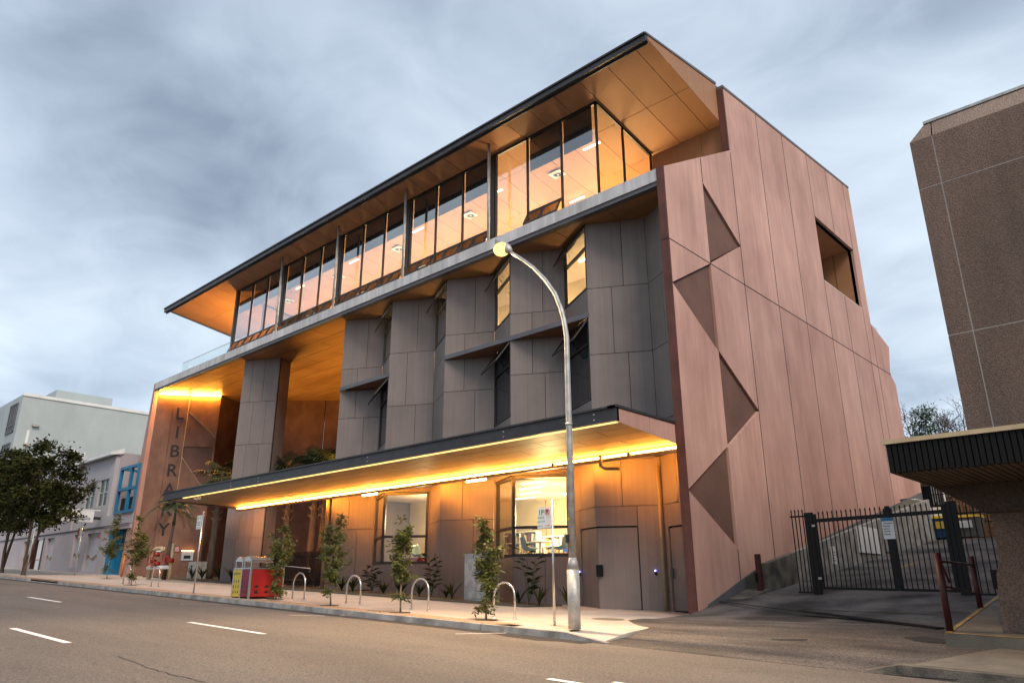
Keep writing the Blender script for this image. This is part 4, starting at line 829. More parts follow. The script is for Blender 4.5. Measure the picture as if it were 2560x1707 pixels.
fence_run('short black picket fence between the pink wall and the gate', (-9.12, GY, 1.15), (-8.68, GY, 1.15), .0, 2.12, 4, (-9, GY, 1.2), end_post=False)
fence_run('black picket fence between the gate and the concrete column', (-4.72, GY, 1.1), (-3.55, GY, 1.1), .02, 2.0, 8, (-4, GY, 1.1))
bxp = onY(2495, 1445, 21.8); tag(MB().box(bxp.x-.1, 21.6, bxp.z-.25, bxp.x+.2, 21.9, bxp.z+.2).build('control_box', 'black'), 'black metal control box on the fence by the column', 'control box')
# maroon handrail on the platform edge
hr = thing('maroon_handrail', 'maroon pipe handrail with two posts in front of the gate', 'handrail', (-3.6, 15, .6))
h1b, h1t = onY(2373, 1562, 14.95), onY(2340, 1381, 14.95); h2b, h2t = onY(2452, 1521, 18.2), onY(2422, 1390, 18.2)
MB().tube([h1b-Vector((0, 0, .1)), (h1b.x, 14.95, h1t.z)], .055, 12).build('post', 'maroon', hr); MB().tube([h2b-Vector((0, 0, .1)), (h2b.x, 18.2, h2t.z)], .055, 12).build('post', 'maroon', hr)
MB().tube([(h1b.x, 14.95, h1t.z-.14), (h2b.x, 18.2, h2t.z-.17)], .022, 8).build('rail', 'maroon', hr); MB().tube([(h1b.x, 14.95, h1t.z-.55), (h2b.x, 18.2, h2b.z+.28)], .022, 8).build('brace', 'maroon', hr)
MB().tube([(h1b.x-.005, 15.1, h1t.z-.1), (h1b.x+.03, 15.35, h1t.z-.5)], .02, 8).build('stay', 'maroon', hr)

# ---- back yard: white wall, brick building, bins, fence, trees on the hill
by = thing('brick_building', 'low brown brick building with a barred window behind the driveway', 'building', (-9, 46, 3.5))
MB().box(-14.2, 46.15, 3.2, 6, 46.4, 8.4).build('mortar_wall', 'mortar', by)
WX0, WX1 = onY(2305, 1240, 46).x, onY(2358, 1240, 46).x; WZ1, WZ0 = onY(2330, 1213, 46).z, onY(2340, 1262, 46).z
bk = MB().box(0, 0, 0, .44, .12, .132).build('brick', 'brick', by); bmesh_ = bk.data; bpy.data.objects.remove(bk)
xa, za = onY(2285, 1270, 46).x, 4.4; cnt = 0; rest = MB()
r = 0; z = 3.3
while z < 7.6:
    x = -14.1+(.23 if r % 2 else 0)
    while x < 2:
        if not (WX0-.25 < x < WX1+.02 and WZ0-.1 < z < WZ1+.1):
            px = -8.2; near = (-11.9 < x < -7.0 and 3.8 < z < 7.0)
            if near and cnt < 280: o = bpy.data.objects.new('brick', bmesh_); C.objects.link(o); attach(o, by); o.location = (x, 46.03+random.uniform(-.006, .006), z); cnt += 1
            else: rest.box(x, 46.03, z, x+.44, 46.15, z+.132)
        x += .46
    z += .15; r += 1
rest.build('brickwork', 'brick', by, kind='stuff')
w_ = MB().box(WX0, 46.02, WZ0, WX1, 46.14, WZ1).build('window', 'darkglass', by)
for k in range(9): MB().box(WX0+(WX1-WX0)*(k+.4)/9, 45.98, WZ0, WX0+(WX1-WX0)*(k+.7)/9, 46.0, WZ1).build('curtain_fold' if k > 3 else 'window_bar', 'galv' if k > 3 else 'black', w_)
dpx = onY(2362, 1250, 45.95); MB().tube([(dpx.x, 45.95, 3.4), (dpx.x, 45.95, 8.3)], .06, 8).build('downpipe', 'white', by)
MB().box(-14.4, 45.7, 8.4, 6.2, 52, 8.55).build('roof', 'slate', by)
ya = thing('white_wall', 'white rendered boundary wall stepping down beside the driveway ramp', 'wall', (-10.4, 42, 3))
a1, a2 = onX(2252, 1238, -10.9), onX(2282, 1247, -10.9)
MB().box(-11.0, 41.8, 3, -10.75, 43.2, onX(2255, 1240, -10.9).z).build('wall_block', 'white', ya); MB().box(-10.9, 43.2, 3, -9.6, 44.6, onY(2300, 1270, 43.2).z).build('wall_block', 'white', ya)
fence_run('tall black picket fence in front of the brick building', (-11.2, 45.2, 3.4), (0, 45.2, 3.4), 1.0, 2.55, 76, (-9, 45.2, 3.5))
def wheelie(label, x, y, z, body, lid, group=None, big=1.0):
    t = thing('rubbish_bin', label, 'bin', (x, y, z)); w, d, h = .62*big, .7*big, 1.0
    MB().prism([(x-w*.42, y-d*.4, z+.08), (x+w*.42, y-d*.4, z+.08), (x+w*.42, y+d*.4, z+.08), (x-w*.42, y+d*.4, z+.08)], [(x-w/2, y-d/2, z+h), (x+w/2, y-d/2, z+h), (x+w/2, y+d/2, z+h), (x-w/2, y+d/2, z+h)]).build('body', body, t)
    MB().prism([(x-w/2-.03, y-d/2-.05, z+h), (x+w/2+.03, y-d/2-.05, z+h), (x+w/2+.03, y+d/2+.03, z+h), (x-w/2-.03, y+d/2+.03, z+h)], [(x-w/2, y-d/2, z+h+.12), (x+w/2, y-d/2, z+h+.12), (x+w/2, y+d/2, z+h+.16), (x-w/2, y+d/2, z+h+.16)]).build('lid', lid, t)
    for s in (-1, 1): MB().tube([(x+s*w*.4-.03, y+d*.35, z+.1), (x+s*w*.4+.03, y+d*.35, z+.1)], .1, 12).build('wheel', 'black', t)
    MB().box(x-w*.25, y-d/2+.01, z+.5, x+w*.25, y-d/2-.012, z+.85).build('sticker', 'bin_yellow' if body == 'bin_blue' else 'white', t); return t
p = onY(2366, 1345, 42.5); wheelie('blue wheeled bin with a yellow lid at the top of the driveway', p.x, 42.5, drive_z(p.x, 42.5), 'bin_blue', 'bin_yellow', big=1.75)
p = onY(2428, 1345, 43.0); wheelie('grey wheeled bin with a yellow lid seen beyond the gate post', p.x, 43.0, drive_z(p.x, 43), 'bin_grey', 'bin_yellow', big=1.9)
p = onY(2338, 1345, 42.3); fr_ = thing('folding_trestle', 'small white folding trestle leaning beside the blue bin', 'trestle', (p.x, 42.3, 3.3)); zq = drive_z(p.x, 42.3)
for dx in (-.3, .3): MB().bar((p.x+dx, 42.2, zq), (p.x+dx*.7, 42.4, zq+1.1), .05).build('leg', 'galv', fr_)
for dz in (.75, 1.05): MB().bar((p.x-.25, 42.36, zq+dz), (p.x+.25, 42.36, zq+dz), .1, .04).build('slat', 'galv', fr_)
# hillside trees and a far block of flats
def branch(mb, p, d, l, r, depth, ends, sp=.5, taper=.62):
    q = p+d*l; mb.tube([p, p.lerp(q, .5)+Vector((random.uniform(-1, 1), random.uniform(-1, 1), random.uniform(-1, 1)))*l*.05, q], [r, r*.8, r*taper], 6, False)
    ends.append(q)
    if depth == 0: return
    for k in range(random.choice((2, 3))):
        e = (d+Vector((random.gauss(0, sp), random.gauss(0, sp), random.gauss(.1, sp*.5)))).normalized(); branch(mb, q, e, l*random.uniform(.62, .82), r*taper, depth-1, ends, sp, taper)
def bare_tree(x, y, z, h, label, group='bare trees on the hill behind the driveway'):
    t = thing('bare_tree', label, 'tree', (x, y, z), group); mb = MB(); e = []; branch(mb, Vector((x, y, z)), Vector((0, 0, 1)), h*.32, h*.018, 6, e, .42); mb.build('trunk', 'bark', t)
    leaves([(q.x, q.y, q.z) for q in e[len(e)//3:]], .35, .08, 'twigs', 'bark', t)
bare_tree(-22.9, 90, 7, 13, 'leafless tree right beside the edge of the pink wall'); bare_tree(-17.9, 92, 7, 13.0, 'leafless tree between the dark green conifer and the flats')
bare_tree(-19.0, 96, 7, 13.0, 'leafless tree rising behind the dark green conifer')
ct = thing('conifer_tree', 'dark green bushy conifer on the hill above the brown awning', 'tree', (-20.2, 88, 7)); MB().tube([(-20.2, 88, 6), (-20.2, 88, 18)], [.3, .05], 8).build('trunk', 'bark', ct)
pts = []
for k in range(26):
    u = random.random(); zc_ = 11+8.3*u; rr = 2.3*(1-u)**.7+.25; a = random.uniform(0, 6.28); c0 = np.array([-20.2+rr*.7*math.cos(a), 88+rr*.7*math.sin(a), zc_]); pts.append(c0+rng.normal(size=(110, 3))*[.55, .55, .30])
leaves(np.concatenate(pts), .34, .16, 'crown', 'conifer', ct)
fl = thing('apartment_tower', 'distant grey apartment block with balconies beside the aggregate wall', 'building', (-16.6, 95, 8))
MB().box(-17.2, 95, 8, -9, 99, 22.2).build('wall', 'block', fl)
for k in range(4): MB().box(-17.6, 94.2, 17.6+1.3*k, -14, 95, 17.75+1.3*k).build('balcony', 'slate', fl); MB().box(-17.0, 94.95, 17.9+1.3*k, -14, 95.0, 18.7+1.3*k).build('window', 'darkglass', fl)

# ================================================================== LEFT: BUILDINGS UP THE STREET
ob = thing('office_building', 'pale two storey office building with blue framed balcony next to the library', 'office building', (-58, 19.4, 2.1))
def face(x0, x1, z0, z1, m, y=19.4, name='wall', holes=(), th=.3):
    """street wall between x0 and x1 with rectangular openings (xa, xb, za, zb)"""
    mb = MB(); xs = sorted({x0, x1, *[h[0] for h in holes], *[h[1] for h in holes]}); zs = sorted({z0, z1, *[h[2] for h in holes], *[h[3] for h in holes]})
    for a, b in zip(xs, xs[1:]):
        for u, w_ in zip(zs, zs[1:]):
            if not any(h[0] <= (a+b)/2 <= h[1] and h[2] <= (u+w_)/2 <= h[3] for h in holes): mb.box(a, y, u, b, y+th, w_)
    return mb.build(name, m, PARENT)
PARENT = ob
def sash_window(x0, x1, z0, z1, y, par, nx=2, nz=2, m='wframe', gm='darkglass', w=.10):
    mb = MB()
    for k in range(nx+1): x = x0+(x1-x0)*k/nx; mb.box(max(x0, x-w/2), y+.06, z0, min(x1, x+w/2), y+.16, z1)
    for k in range(nz+1): z = z0+(z1-z0)*k/nz; mb.box(x0, y+.065, max(z0, z-w/2), x1, y+.155, min(z1, z+w/2))
    f = mb.build('window', m, par); MB().box(x0, y+.12, z0, x1, y+.14, z1).build('pane', gm, f); return f
hw = [(-62.4, -60.5, 6.8, 8.72), (-59.75, -57.95, 6.85, 8.78)]
face(-64.1, -57.3, 5.3, 10.4, 'render', holes=hw)
for h in hw: sash_window(*h, 19.4, ob)
h2_ = [(-66.9, -65.4, 6.4, 8.75), (-69.7, -67.7, 6.35, 8.7), (-72.3, -70.4, 6.3, 8.7), (-75, -73, 6.3, 8.7)]
face(-84, -64.1, 5.3, 9.6, 'render2', holes=h2_, y=19.25)
for h in h2_: sash_window(*h, 19.25, ob)
pts = [(-84, 9.6), (-64.3, 9.6), (-64.3, 11.1), (-66.2, 11.0)]+[(-68.6+2.4*math.cos(a), 10.9+1.35*math.sin(a)) for a in [math.pi*k/10 for k in range(1, 10)]]+[(-71.0, 11.0), (-73, 11.0), (-73, 11.9), (-74, 11.9), (-74, 10.6), (-84, 10.6)]
MB().ext([(x, 19.25, z) for x, z in pts], (0, .4, 0)).build('curved_parapet', 'render', ob)
MB().prism([(-64.6, 18.9, 10.35), (-57.1, 18.9, 10.35), (-57.1, 19.8, 10.5), (-64.6, 19.8, 10.5)], [(-64.6, 18.9, 10.55), (-57.1, 18.9, 10.55), (-57.1, 19.8, 10.9), (-64.6, 19.8, 10.9)]).build('eave', 'white', ob)
MB().box(-57.35, 19.7, 5.3, -57.2, 24, 10.6).build('wing_side', 'render2', ob)
MB().prism([(-57.3, 20.9, 9.3), (-52.5, 20.9, 9.3), (-52.5, 21.2, 9.3), (-57.3, 21.2, 9.3)], [(-57.3, 20.9, 10.5), (-52.5, 20.9, 10.2), (-52.5, 21.2, 10.2), (-57.3, 21.2, 10.5)]).build('gable', 'render2', ob)
MB().box(-57.3, 23.5, 5.3, -52.5, 23.8, 9.6).build('balcony_back', 'render2', ob); MB().box(-54.8, 23.4, 6.2, -52.6, 23.49, 8.8).build('balcony_door', 'darkglass', ob); MB().box(-57.3, 19.5, 5.3, -52.5, 23.5, 6.0).build('balcony_floor', 'render', ob)
bl = MB()
for x in (-55.75, -53.9, -52.6): bl.box(x-.09, 19.3, 6.1, x+.09, 19.5, 9.3)
for z in (6.15, 7.7, 9.2): bl.box(-55.84, 19.29, z-.1, -52.5, 19.49, z+.1)
for y in (21, 23): bl.box(-55.84, y-.08, 9.1, -52.5, y+.08, 9.25)
bl.box(-55.84, 19.5, 9.1, -55.7, 23, 9.25); bl.build('balcony_frame', 'blue', ob)
for k in range(27): MB().box(-55.6+.11*k, 19.6, 6.1, -55.57+.11*k, 19.63, 7.15).build('baluster', 'steel', ob)
face(-57.3, -52.5, 5.25, 6.05, 'render', name='band')
face(-84, -52.5, 5.28, 5.34, 'slate', y=19.22, name='band', th=.1)
MB().box(-84, 19.6, 5.35, -52.5, 20, 5.45).build('first_floor', 'dark_in', ob)
dk = [(-72.6, -70.0, 2, 5.0), (-69.3, -67.5, 2.6, 5.0), (-75.6, -73.4, 2.6, 5.0), (-63.0, -61.2, 2.6, 5.0), (-60.2, -57.6, 2.3, 4.95), (-56.0, -52.5, 1.5, 5.0)]
face(-84, -52.5, 1.5, 5.24, 'render2', holes=dk, y=19.3)
for x0, x1, z0, z1 in dk:
    if x0 == -56.0: MB().box(x0, 19.9, z0, -55.2, 20.4, z1).build('blue_pier', 'blue', ob); MB().box(-55.2, 20.4, z0, x1, 20.5, z1).build('shop_window', 'beam', ob); continue
    s_ = MB().box(x0, 19.5, z0, x1, 19.56, z1).build('shop_window', 'poster' if x0 != -72.6 else 'dark_in', ob)
    if x0 != -72.6:
        for k in range(2):
            P = [Vector((x0+(x1-x0)*t/10, 19.49, z0+(z1-z0)*(.35+.03*k+.05*math.sin(t*.9+k)))) for t in range(11)]; MB().tube(P, .03, 5).build('poster_stripe', 'maroon' if k else 'tan', s_)
MB().box(-56.1, 19.32, 2.0, -55.9, 19.9, 5.1).build('blue_pier', 'blue', ob); MB().box(-58.0, 19.24, 4.55, -57.8, 19.3, 4.75).build('fire_bell', 'red', ob)
pst = MB().box(-71.6, 19.35, 2.4, -70.6, 19.42, 4.98).build('entrance_panel', 'white', ob); MB().box(-71.6, 19.33, 3.35, -70.6, 19.349, 3.42).build('poster_stripe', 'tan', pst)
for x in (-72.5, -70.1): MB().box(x-.1, 19.25, 2.0, x+.1, 19.5, 5.1).build('maroon_pier', 'maroon', ob)
MB().box(-84, 19.7, 5.2, -52.5, 40, 5.24).build('floor_plate', 'dark_in', ob); MB().box(-84, 19.8, 9.6, -57.4, 40, 9.7).build('roof', 'slate', ob)
# projecting sign
sA, sB = onX(158, 1271, -58.0), onX(228, 1276, -58.0)
sg = thing('projecting_sign', 'white projecting box sign with gold star and blue lettering on the office front', 'sign', (-58, 17.5, 5.8))
y0_, y1_ = 16.7, 18.75; z0_, z1_ = sA.z-.82, sA.z-.02
MB().box(-58.1, y0_, z0_, -57.9, y1_, z1_).build('sign_box', 'white', sg); MB().box(-58.12, y0_-.05, z1_, -57.88, y1_+.4, z1_+.07).build('sign_cap', 'white', sg); MB().box(-58.04, y1_, z0_+.2, -57.96, 19.25, z0_+.4).build('bracket', 'steel', sg)
text_obj('lettering', 'et', .36, 'blue_ink', (-57.888, y0_+.55, z0_+.16), (0, 1, 0), (0, 0, 1), sg, .004, bold=.012); text_obj('lettering', 'australia', .34, 'blue_ink', (-57.888, y0_+.72, z0_+.16), (0, 1, 0), (0, 0, 1), sg, .004, align='LEFT')
st = [(-57.888, y0_+.78+(.19 if k % 2 == 0 else .08)*math.sin(k*math.pi/5), z0_+.57+(.19 if k % 2 == 0 else .08)*math.cos(k*math.pi/5)) for k in range(10)]
MB().ext(st, (.01, 0, 0)).build('star', 'gold', sg); MB().box(-57.895, y0_+.4, z0_+.08, -57.886, y0_+1.75, z0_+.09).build('rule', 'galv', sg)
# tall grey block behind
gb_ = thing('grey_office_block', 'tall plain pale grey rendered block behind the office building', 'building', (-86, 19, 2.5))
MB().box(-104, 19.05, 2, -84.9, 33.0, 19.7).build('wall', 'block', gb_)
MB().box(-84.92, 19.0, 19.55, -84.8, 33.0, 19.85).build('parapet', 'white', gb_); MB().box(-84.95, 33.0, 2, -84.88, 36, 18.2).build('wall', 'block', gb_); MB().box(-97, 23.6, 19.7, -91.5, 29.5, 22.2).build('plant_room', 'block', gb_)
for z0, z1 in ((16.0, 18.9), (12.4, 14.8), (8.8, 11.2)):
    for k in range(2):
        fr = MB(); x0 = -88.6-7*k
        for j in range(5): fr.box(x0+.65*j, 18.95, z0, x0+.65*j+.12, 19.04, z1)
        for z in (z0, z0+.7, z1): fr.box(x0, 18.94, z, x0+2.72, 19.04, z+.12)
        fr = fr.build('window', 'slate', gb_); MB().box(x0, 19.0, z0, x0+2.7, 19.048, z1).build('pane', 'darkglass', gb_ if False else fr)
for y, z0, z1 in ((20.0, 13, 16.2), (21.2, 11.5, 14.0), (22.1, 13.0, 14.2), (25.5, 11.2, 14.6), (27.0, 10.6, 14.0), (30.5, 11.8, 13.4)): MB().box(-84.895, y, z0, -84.885, y+random.uniform(.1, .35), z1).build('paint_patch', 'white', gb_)
for y, z in ((20.3, 16.6), (19.9, 14.6), (22.0, 14.4)): MB().box(-84.9, y, z, -84.6, y+.6, z+.22).build('vent_hood', 'galv', gb_)
MB().box(-84.95, 31.5, 8, -84.8, 32.6, 17).build('downpipe', 'blue', gb_)
hb = thing('corner_shop', 'dim pinkish shop building at the far left behind the street trees', 'building', (-100, 19.4, 3)); MB().box(-140, 19.3, 2, -104.2, 30, 9).build('wall', 'render2', hb); MB().box(-140, 17.5, 6.2, -104.2, 19.3, 6.5).build('shop_awning', 'slate', hb)

# ================================================================== STREET FURNITURE
# street lamp
LX, LY = -10.29, 13.02
sl = thing('street_lamp', 'tall galvanised street lamp with curved arm and glowing amber head', 'street lamp', (LX, LY, foot_z(LX)))
zb = foot_z(LX); MB().tube([(LX, LY, zb), (LX, LY, zb+1.2)], .135, 20).build('base', 'galv', sl)
MB().tube([(LX, LY, zb+1.2), (LX, LY, zb+1.45)], [.135, .085], 20).build('collar', 'galv', sl)
P = [(LX, LY, zb+1.45), (LX, LY, 4.5), (LX, LY, 7.0)]+[tuple(onY(px, py, LY)) for px, py in ((1410, 800), (1402, 770), (1387, 733), (1362, 698), (1332, 668), (1302, 646), (1272, 628))]
MB().tube(P, [.085, .072, .060, .056, .054, .051, .048, .045, .042, .04], 16).build('pole', 'galv', sl)
MB().tube([(LX, LY, 4.85), (LX, LY, 4.9)], .08, 16).build('band', 'galv', sl); MB().box(LX-.1, LY-.11, 2.25, LX-.02, LY-.08, 2.42).build('door_latch', 'steel', sl); MB().disc((LX-.02, LY-.075, 2.75), (0, -1, 0), .028, .012, 12).build('reflector', 'bin_yellow', sl)
hd = onY(1256, 612, LY); hq = onY(1278, 631, LY)
hdir = (hd-hq).normalized(); MB().tube([hq, hq+hdir*.10, hq+hdir*.22, hd+hdir*.22, hd+hdir*.34], [.045, .10, .13, .11, .04], 14).build('lamp_head', 'galv', sl)
MB().ball((hd.x, hd.y-.03, hd.z-.15), .215, 18, 12, (1.1, 1, .85)).build('lamp_lens', 'lamp_lens', sl)
lamp('street_lamp_light', 'SPOT', (hd.x, hd.y, hd.z-.40), 3000, (1.0, .68, .38), target=(hd.x+2.5, hd.y-5.0, 0), spot_size=R_(118), spot_blend=.7, shadow_soft_size=.2)
# parking signs
def sign_post(label, x, y, h, panel, side=-1, m='inox', name='parking_sign', lean=0):
    t = thing(name, label, 'sign', (x, y, foot_z(x))); z = foot_z(x); MB().tube([(x, y, z), (x+lean, y, z+h)], .028, 12).build('post', m, t); MB().box(x-.06, y-.06, z, x+.06, y+.06, z+.015).build('foot_plate', m, t); panel(t, x+lean, y-.035, z+h); return t
FR = (Vector((.80, .6, 0))).normalized()
def p1(t, x, y, zt):
    w, h, q_ = .40, .47, .63; x1 = x-.02; z1 = zt-.16; b = MB().prism(*[[(x1-w, y+yy, z1-h), (x1, y+yy, z1-h), (x1, y+yy, z1), (x1-w, y+yy, z1)] for yy in (-.012, 0)]).build('sign_panel', 'white', t); yy = y-.013
    text_obj('lettering', '1P', .17, 'green_ink', (x1-.285, yy, z1-.165), (1, 0, 0), (0, 0, 1), b, .002, bold=.004)
    for t_, z in (('8:30-6', .25), ('8:30-12:30', .335)): text_obj('lettering', t_, .055 if len(t_) > 7 else .075, 'green_ink', (x1-.285, yy, z1-z), (1, 0, 0), (0, 0, 1), b, .002)
    text_obj('lettering', 'P', .12, 'ink', (x1-.095, yy, z1-.145), (1, 0, 0), (0, 0, 1), b, .002, bold=.004)
    mb = MB(); k = [Vector((x1-.095+.066*math.cos(a), yy-.003, z1-.105+.066*math.sin(a))) for a in [2*math.pi*i/28 for i in range(29)]]; mb.tube(k, .007, 6); mb.bar((x1-.14, yy-.004, z1-.06), (x1-.05, yy-.004, z1-.15), .011, .005); mb.build('no_parking_ring', 'red_ink', b)
    for xa, xb, m, d in ((x1-.36, x1-.23, 'green_ink', -1), (x1-.17, x1-.04, 'red_ink', 1)):
        mb = MB(); z = z1-.415; mb.box(xa, yy-.003, z-.006, xb, yy, z+.006); tip = xa-.02 if d < 0 else xb+.02; bs = xa+.014 if d < 0 else xb-.014
        mb.ext([(tip, yy-.003, z), (bs, yy-.003, z-.02), (bs, yy-.003, z+.02)], (0, .003, 0)); mb.build('arrow', m, b)
sign_post('one hour parking sign beside the street lamp with red no-parking ring', -11.14, 13.38, 2.74, p1)
def p2(t, x, y, zt):
    b = MB().box(x-.38, y-.012, zt-.66, x-.02, y, zt-.16).build('sign_panel', 'white', t); yy = y-.013
    for k, t_ in enumerate(('2P', '1P')): text_obj('lettering', t_, .14, 'green_ink', (x-.29+.18*k, yy, zt-.31), (1, 0, 0), (0, 0, 1), b, .002)
    for k in range(3): MB().box(x-.34, yy-.003, zt-.41-.06*k, x-.06, yy, zt-.385-.06*k).build('print_line', 'green_ink', b)
    MB().box(x-.34, yy-.003, zt-.62, x-.22, yy, zt-.60).build('arrow', 'ink', b); MB().box(x-.17, yy-.003, zt-.62, x-.06, yy, zt-.60).build('arrow', 'ink', b)
sign_post('white parking sign on a slim post left of the recycling bins', -27.76, 12.78, 2.95, p2, lean=.0)
def p3(t, x, y, zt):
    b = MB().box(x-.60, y-.012, zt-.78, x-.05, y, zt-.15).build('sign_panel', 'white', t); MB().box(x-.60, y-.016, zt-.78, x-.34, y-.012, zt-.15).build('sign_band', 'red', b); 
    for k in range(3): MB().box(x-.30, y-.016, zt-.33-.14*k, x-.1, y-.012, zt-.28-.14*k).build('print_line', 'ink', b)
sign_post('red and white parking sign on a post in front of the office building', -52.6, 16.5, 3.05, p3)
def p4(t, x, y, zt): MB().box(x-.3, y-.012, zt-.6, x-.03, y, zt-.05).build('sign_panel', 'galv', t)
sign_post('plain grey sign on a slim post beside the leftmost street tree', -49.9, 13.15, 2.65, p4, m='galv')
# bike hoops
def hoop(x, y, label):
    t = thing('bike_hoop', label, 'bike rack', (x, y, foot_z(x)), 'bike hoops along the kerb'); z = foot_z(x); r = .36
    MB().tube([(x-r, y, z), (x-r, y, z+.5)]+[(x-r*math.cos(a), y, z+.5+.34*math.sin(a)) for a in [math.pi*k/12 for k in range(1, 12)]]+[(x+r, y, z+.5), (x+r, y, z)], .026, 10).build('hoop', 'inox', t)
    for s in (-1, 1): MB().disc((x+s*r, y, z), (0, 0, 1), .06, .015, 12).build('foot_plate', 'inox', t)
    return t
h0 = hoop(-13.36, 14.1, 'stainless bike hoop just left of the one hour parking sign')
for x, lb in ((-16.6, 'second stainless bike hoop counted from the street lamp'), (-19.75, 'stainless bike hoop between the two middle young street trees'), (-22.85, 'stainless bike hoop right of the recycling bins'), (-34.0, 'stainless bike hoop in front of the small feather palm'), (-37.2, 'leftmost stainless bike hoop of the row')):
    move_copy(h0, (x+13.36, (0 if x > -30 else -.2), foot_z(x)-foot_z(-13.36)), lb)
ol = thing('orange_bollard', 'slim orange bollard near the leftmost bike hoop', 'bollard', (-49.6, 18.2, 1.85)); MB().tube([(-49.6, 18.2, foot_z(-49.6)), (-49.6, 18.2, foot_z(-49.6)+1.35)], .07, 10).build('post', 'orange', ol); MB().tube([(-49.6, 18.2, foot_z(-49.6)+1.35), (-49.6, 18.2, foot_z(-49.6)+1.42)], [.07, .03], 10).build('cap', 'orange', ol)
# recycling bins
BX, BY = -24.70, 12.66; bz = foot_z(BX)-.03
rb = thing('recycling_station', 'double recycling bin enclosure with yellow, magenta and red panels under curved hoods', 'bin', (-23.9, 13.2, bz))
bw, bd, bh = 1.18, 1.25, .93
MB().box(BX+.03, BY+.03, bz+.04, BX+bw-.03, BY+bd-.03, bz+bh-.02).build('inner_box', 'black', rb)
fr = MB()
for x in (BX, BX+bw/2-.03, BX+bw-.06):
    for y in (BY, BY+bd-.06): fr.box(x, y, bz, x+.06, y+.06, bz+bh)
fr.box(BX, BY, bz+bh, BX+bw, BY+bd, bz+bh+.05); fr.build('frame', 'inox', rb)
# left end panel faces away; front shows yellow/magenta, the end facing the camera is red
MB().box(BX+.07, BY-.005, bz+.06, BX+bw/2-.04, BY+.02, bz+bh-.01).build('yellow_panel', 'yellow', rb); MB().box(BX+bw/2+.04, BY-.005, bz+.06, BX+bw-.07, BY+.02, bz+bh-.01).build('magenta_panel', 'magenta', rb)
MB().box(BX+bw-.02, BY+.07, bz+.06, BX+bw+.005, BY+bd-.07, bz+bh-.01).build('red_panel', 'red', rb)
text_obj('lettering', 'RECYCLING', .062, 'ink', (BX+.36, BY-.007, bz+bh-.16), (1, 0, 0), (0, 0, 1), rb, .002)
MB().ext([(BX+.13+.05*math.cos(a), BY-.009, bz+bh-.14+.05*math.sin(a)) for a in (R_(90), R_(210), R_(330))], (0, .003, 0)).build('recycling_mark', 'ink', rb)
random.seed(3)
def picto(par, fx, n, m):
    for k in range(n):
        u, w_ = (k % 3+.5)/3, .12+.62*(k//3)/3.0
        s_ = random.choice((0, 1, 2)); mb = MB(); c = fx(u, w_)
        if s_ == 0: mb.ext([fx(u-.06, w_), fx(u+.06, w_), fx(u+.045, w_+.13), fx(u-.045, w_+.13)], fx.n)
        elif s_ == 1: mb.ext([fx(u-.03, w_), fx(u+.03, w_), fx(u+.04, w_+.10), fx(u+.015, w_+.12), fx(u+.015, w_+.17), fx(u-.015, w_+.17), fx(u-.015, w_+.12), fx(u-.04, w_+.10)], fx.n)
        else: mb.ext([fx(u+.07*math.cos(a), w_+.06+.05*math.sin(a)) for a in [2*math.pi*i/10 for i in range(10)]], fx.n)
        mb.build('pictogram', m, par)
class Fx:
    def __init__(s, o, a, h, n): s.o, s.a, s.h, s.n = Vector(o), Vector(a), h, n
    def __call__(s, u, w_): return tuple(s.o+s.a*u+Vector((0, 0, s.h*w_)))
picto(rb, Fx((BX+.07, BY-.006, bz+.06), (.45, 0, 0), .82, (0, -.003, 0)), 9, 'ink'); picto(rb, Fx((BX+bw/2+.04, BY-.006, bz+.06), (.45, 0, 0), .82, (0, -.003, 0)), 7, 'ink'); picto(rb, Fx((BX+bw+.006, BY+.07, bz+.06), (0, 1.1, 0), .82, (.003, 0, 0)), 6, 'ink')
for k in range(2):
    xa, xb = BX+.05+k*bw/2, BX+bw/2-.05+k*bw/2; hz = bz+bh+.05; mb = MB()
    A = [(xa+(xb-xa)*t/8, BY+.02, hz+.24+.12*math.sin(math.pi*t/8)) for t in range(9)]
    mb.prism(A+[(xb, BY+.02, hz+.20), (xa, BY+.02, hz+.20)], [(x, BY+bd-.02, z) for x, y, z in A]+[(xb, BY+bd-.02, hz+.20), (xa, BY+bd-.02, hz+.20)]); hd_ = mb.build('hood', 'inox', rb)
    for x in (xa, xb-.05):
        for y in (BY+.03, BY+bd-.08): MB().box(x, y, hz, x+.05, y+.05, hz+.2).build('hood_leg', 'inox', hd_)
    MB().disc(((xa+xb)/2, BY+bd/2, hz), (0, 0, 1), .18, .02, 18).build('bin_mouth', 'black', hd_)
# service cabinets
c1 = thing('service_cabinet', 'grey service cabinet against the library front behind the nearest young tree', 'cabinet', (-19.6, 18.9, .8)); cp = onY(1160, 1500, 18.9)
MB().box(cp.x, 18.9, foot_z(cp.x), cp.x+1.25, 19.4, foot_z(cp.x)+1.55).build('body', 'galv', c1); MB().box(cp.x+.06, 18.88, foot_z(cp.x)+.1, cp.x+.6, 18.9, foot_z(cp.x)+1.45).build('door', 'galv', c1); MB().box(cp.x+.65, 18.88, foot_z(cp.x)+.1, cp.x+1.19, 18.9, foot_z(cp.x)+1.45).build('door', 'galv', c1); MB().box(cp.x-.03, 18.87, foot_z(cp.x)+1.55, cp.x+1.28, 19.43, foot_z(cp.x)+1.6).build('lid', 'galv', c1)
c2 = thing('meter_cabinet', 'pale meter cabinet under the return chute of the name wall', 'cabinet', (-44, 20.4, 1.7)); cp = onY(467, 1440, 20.4)
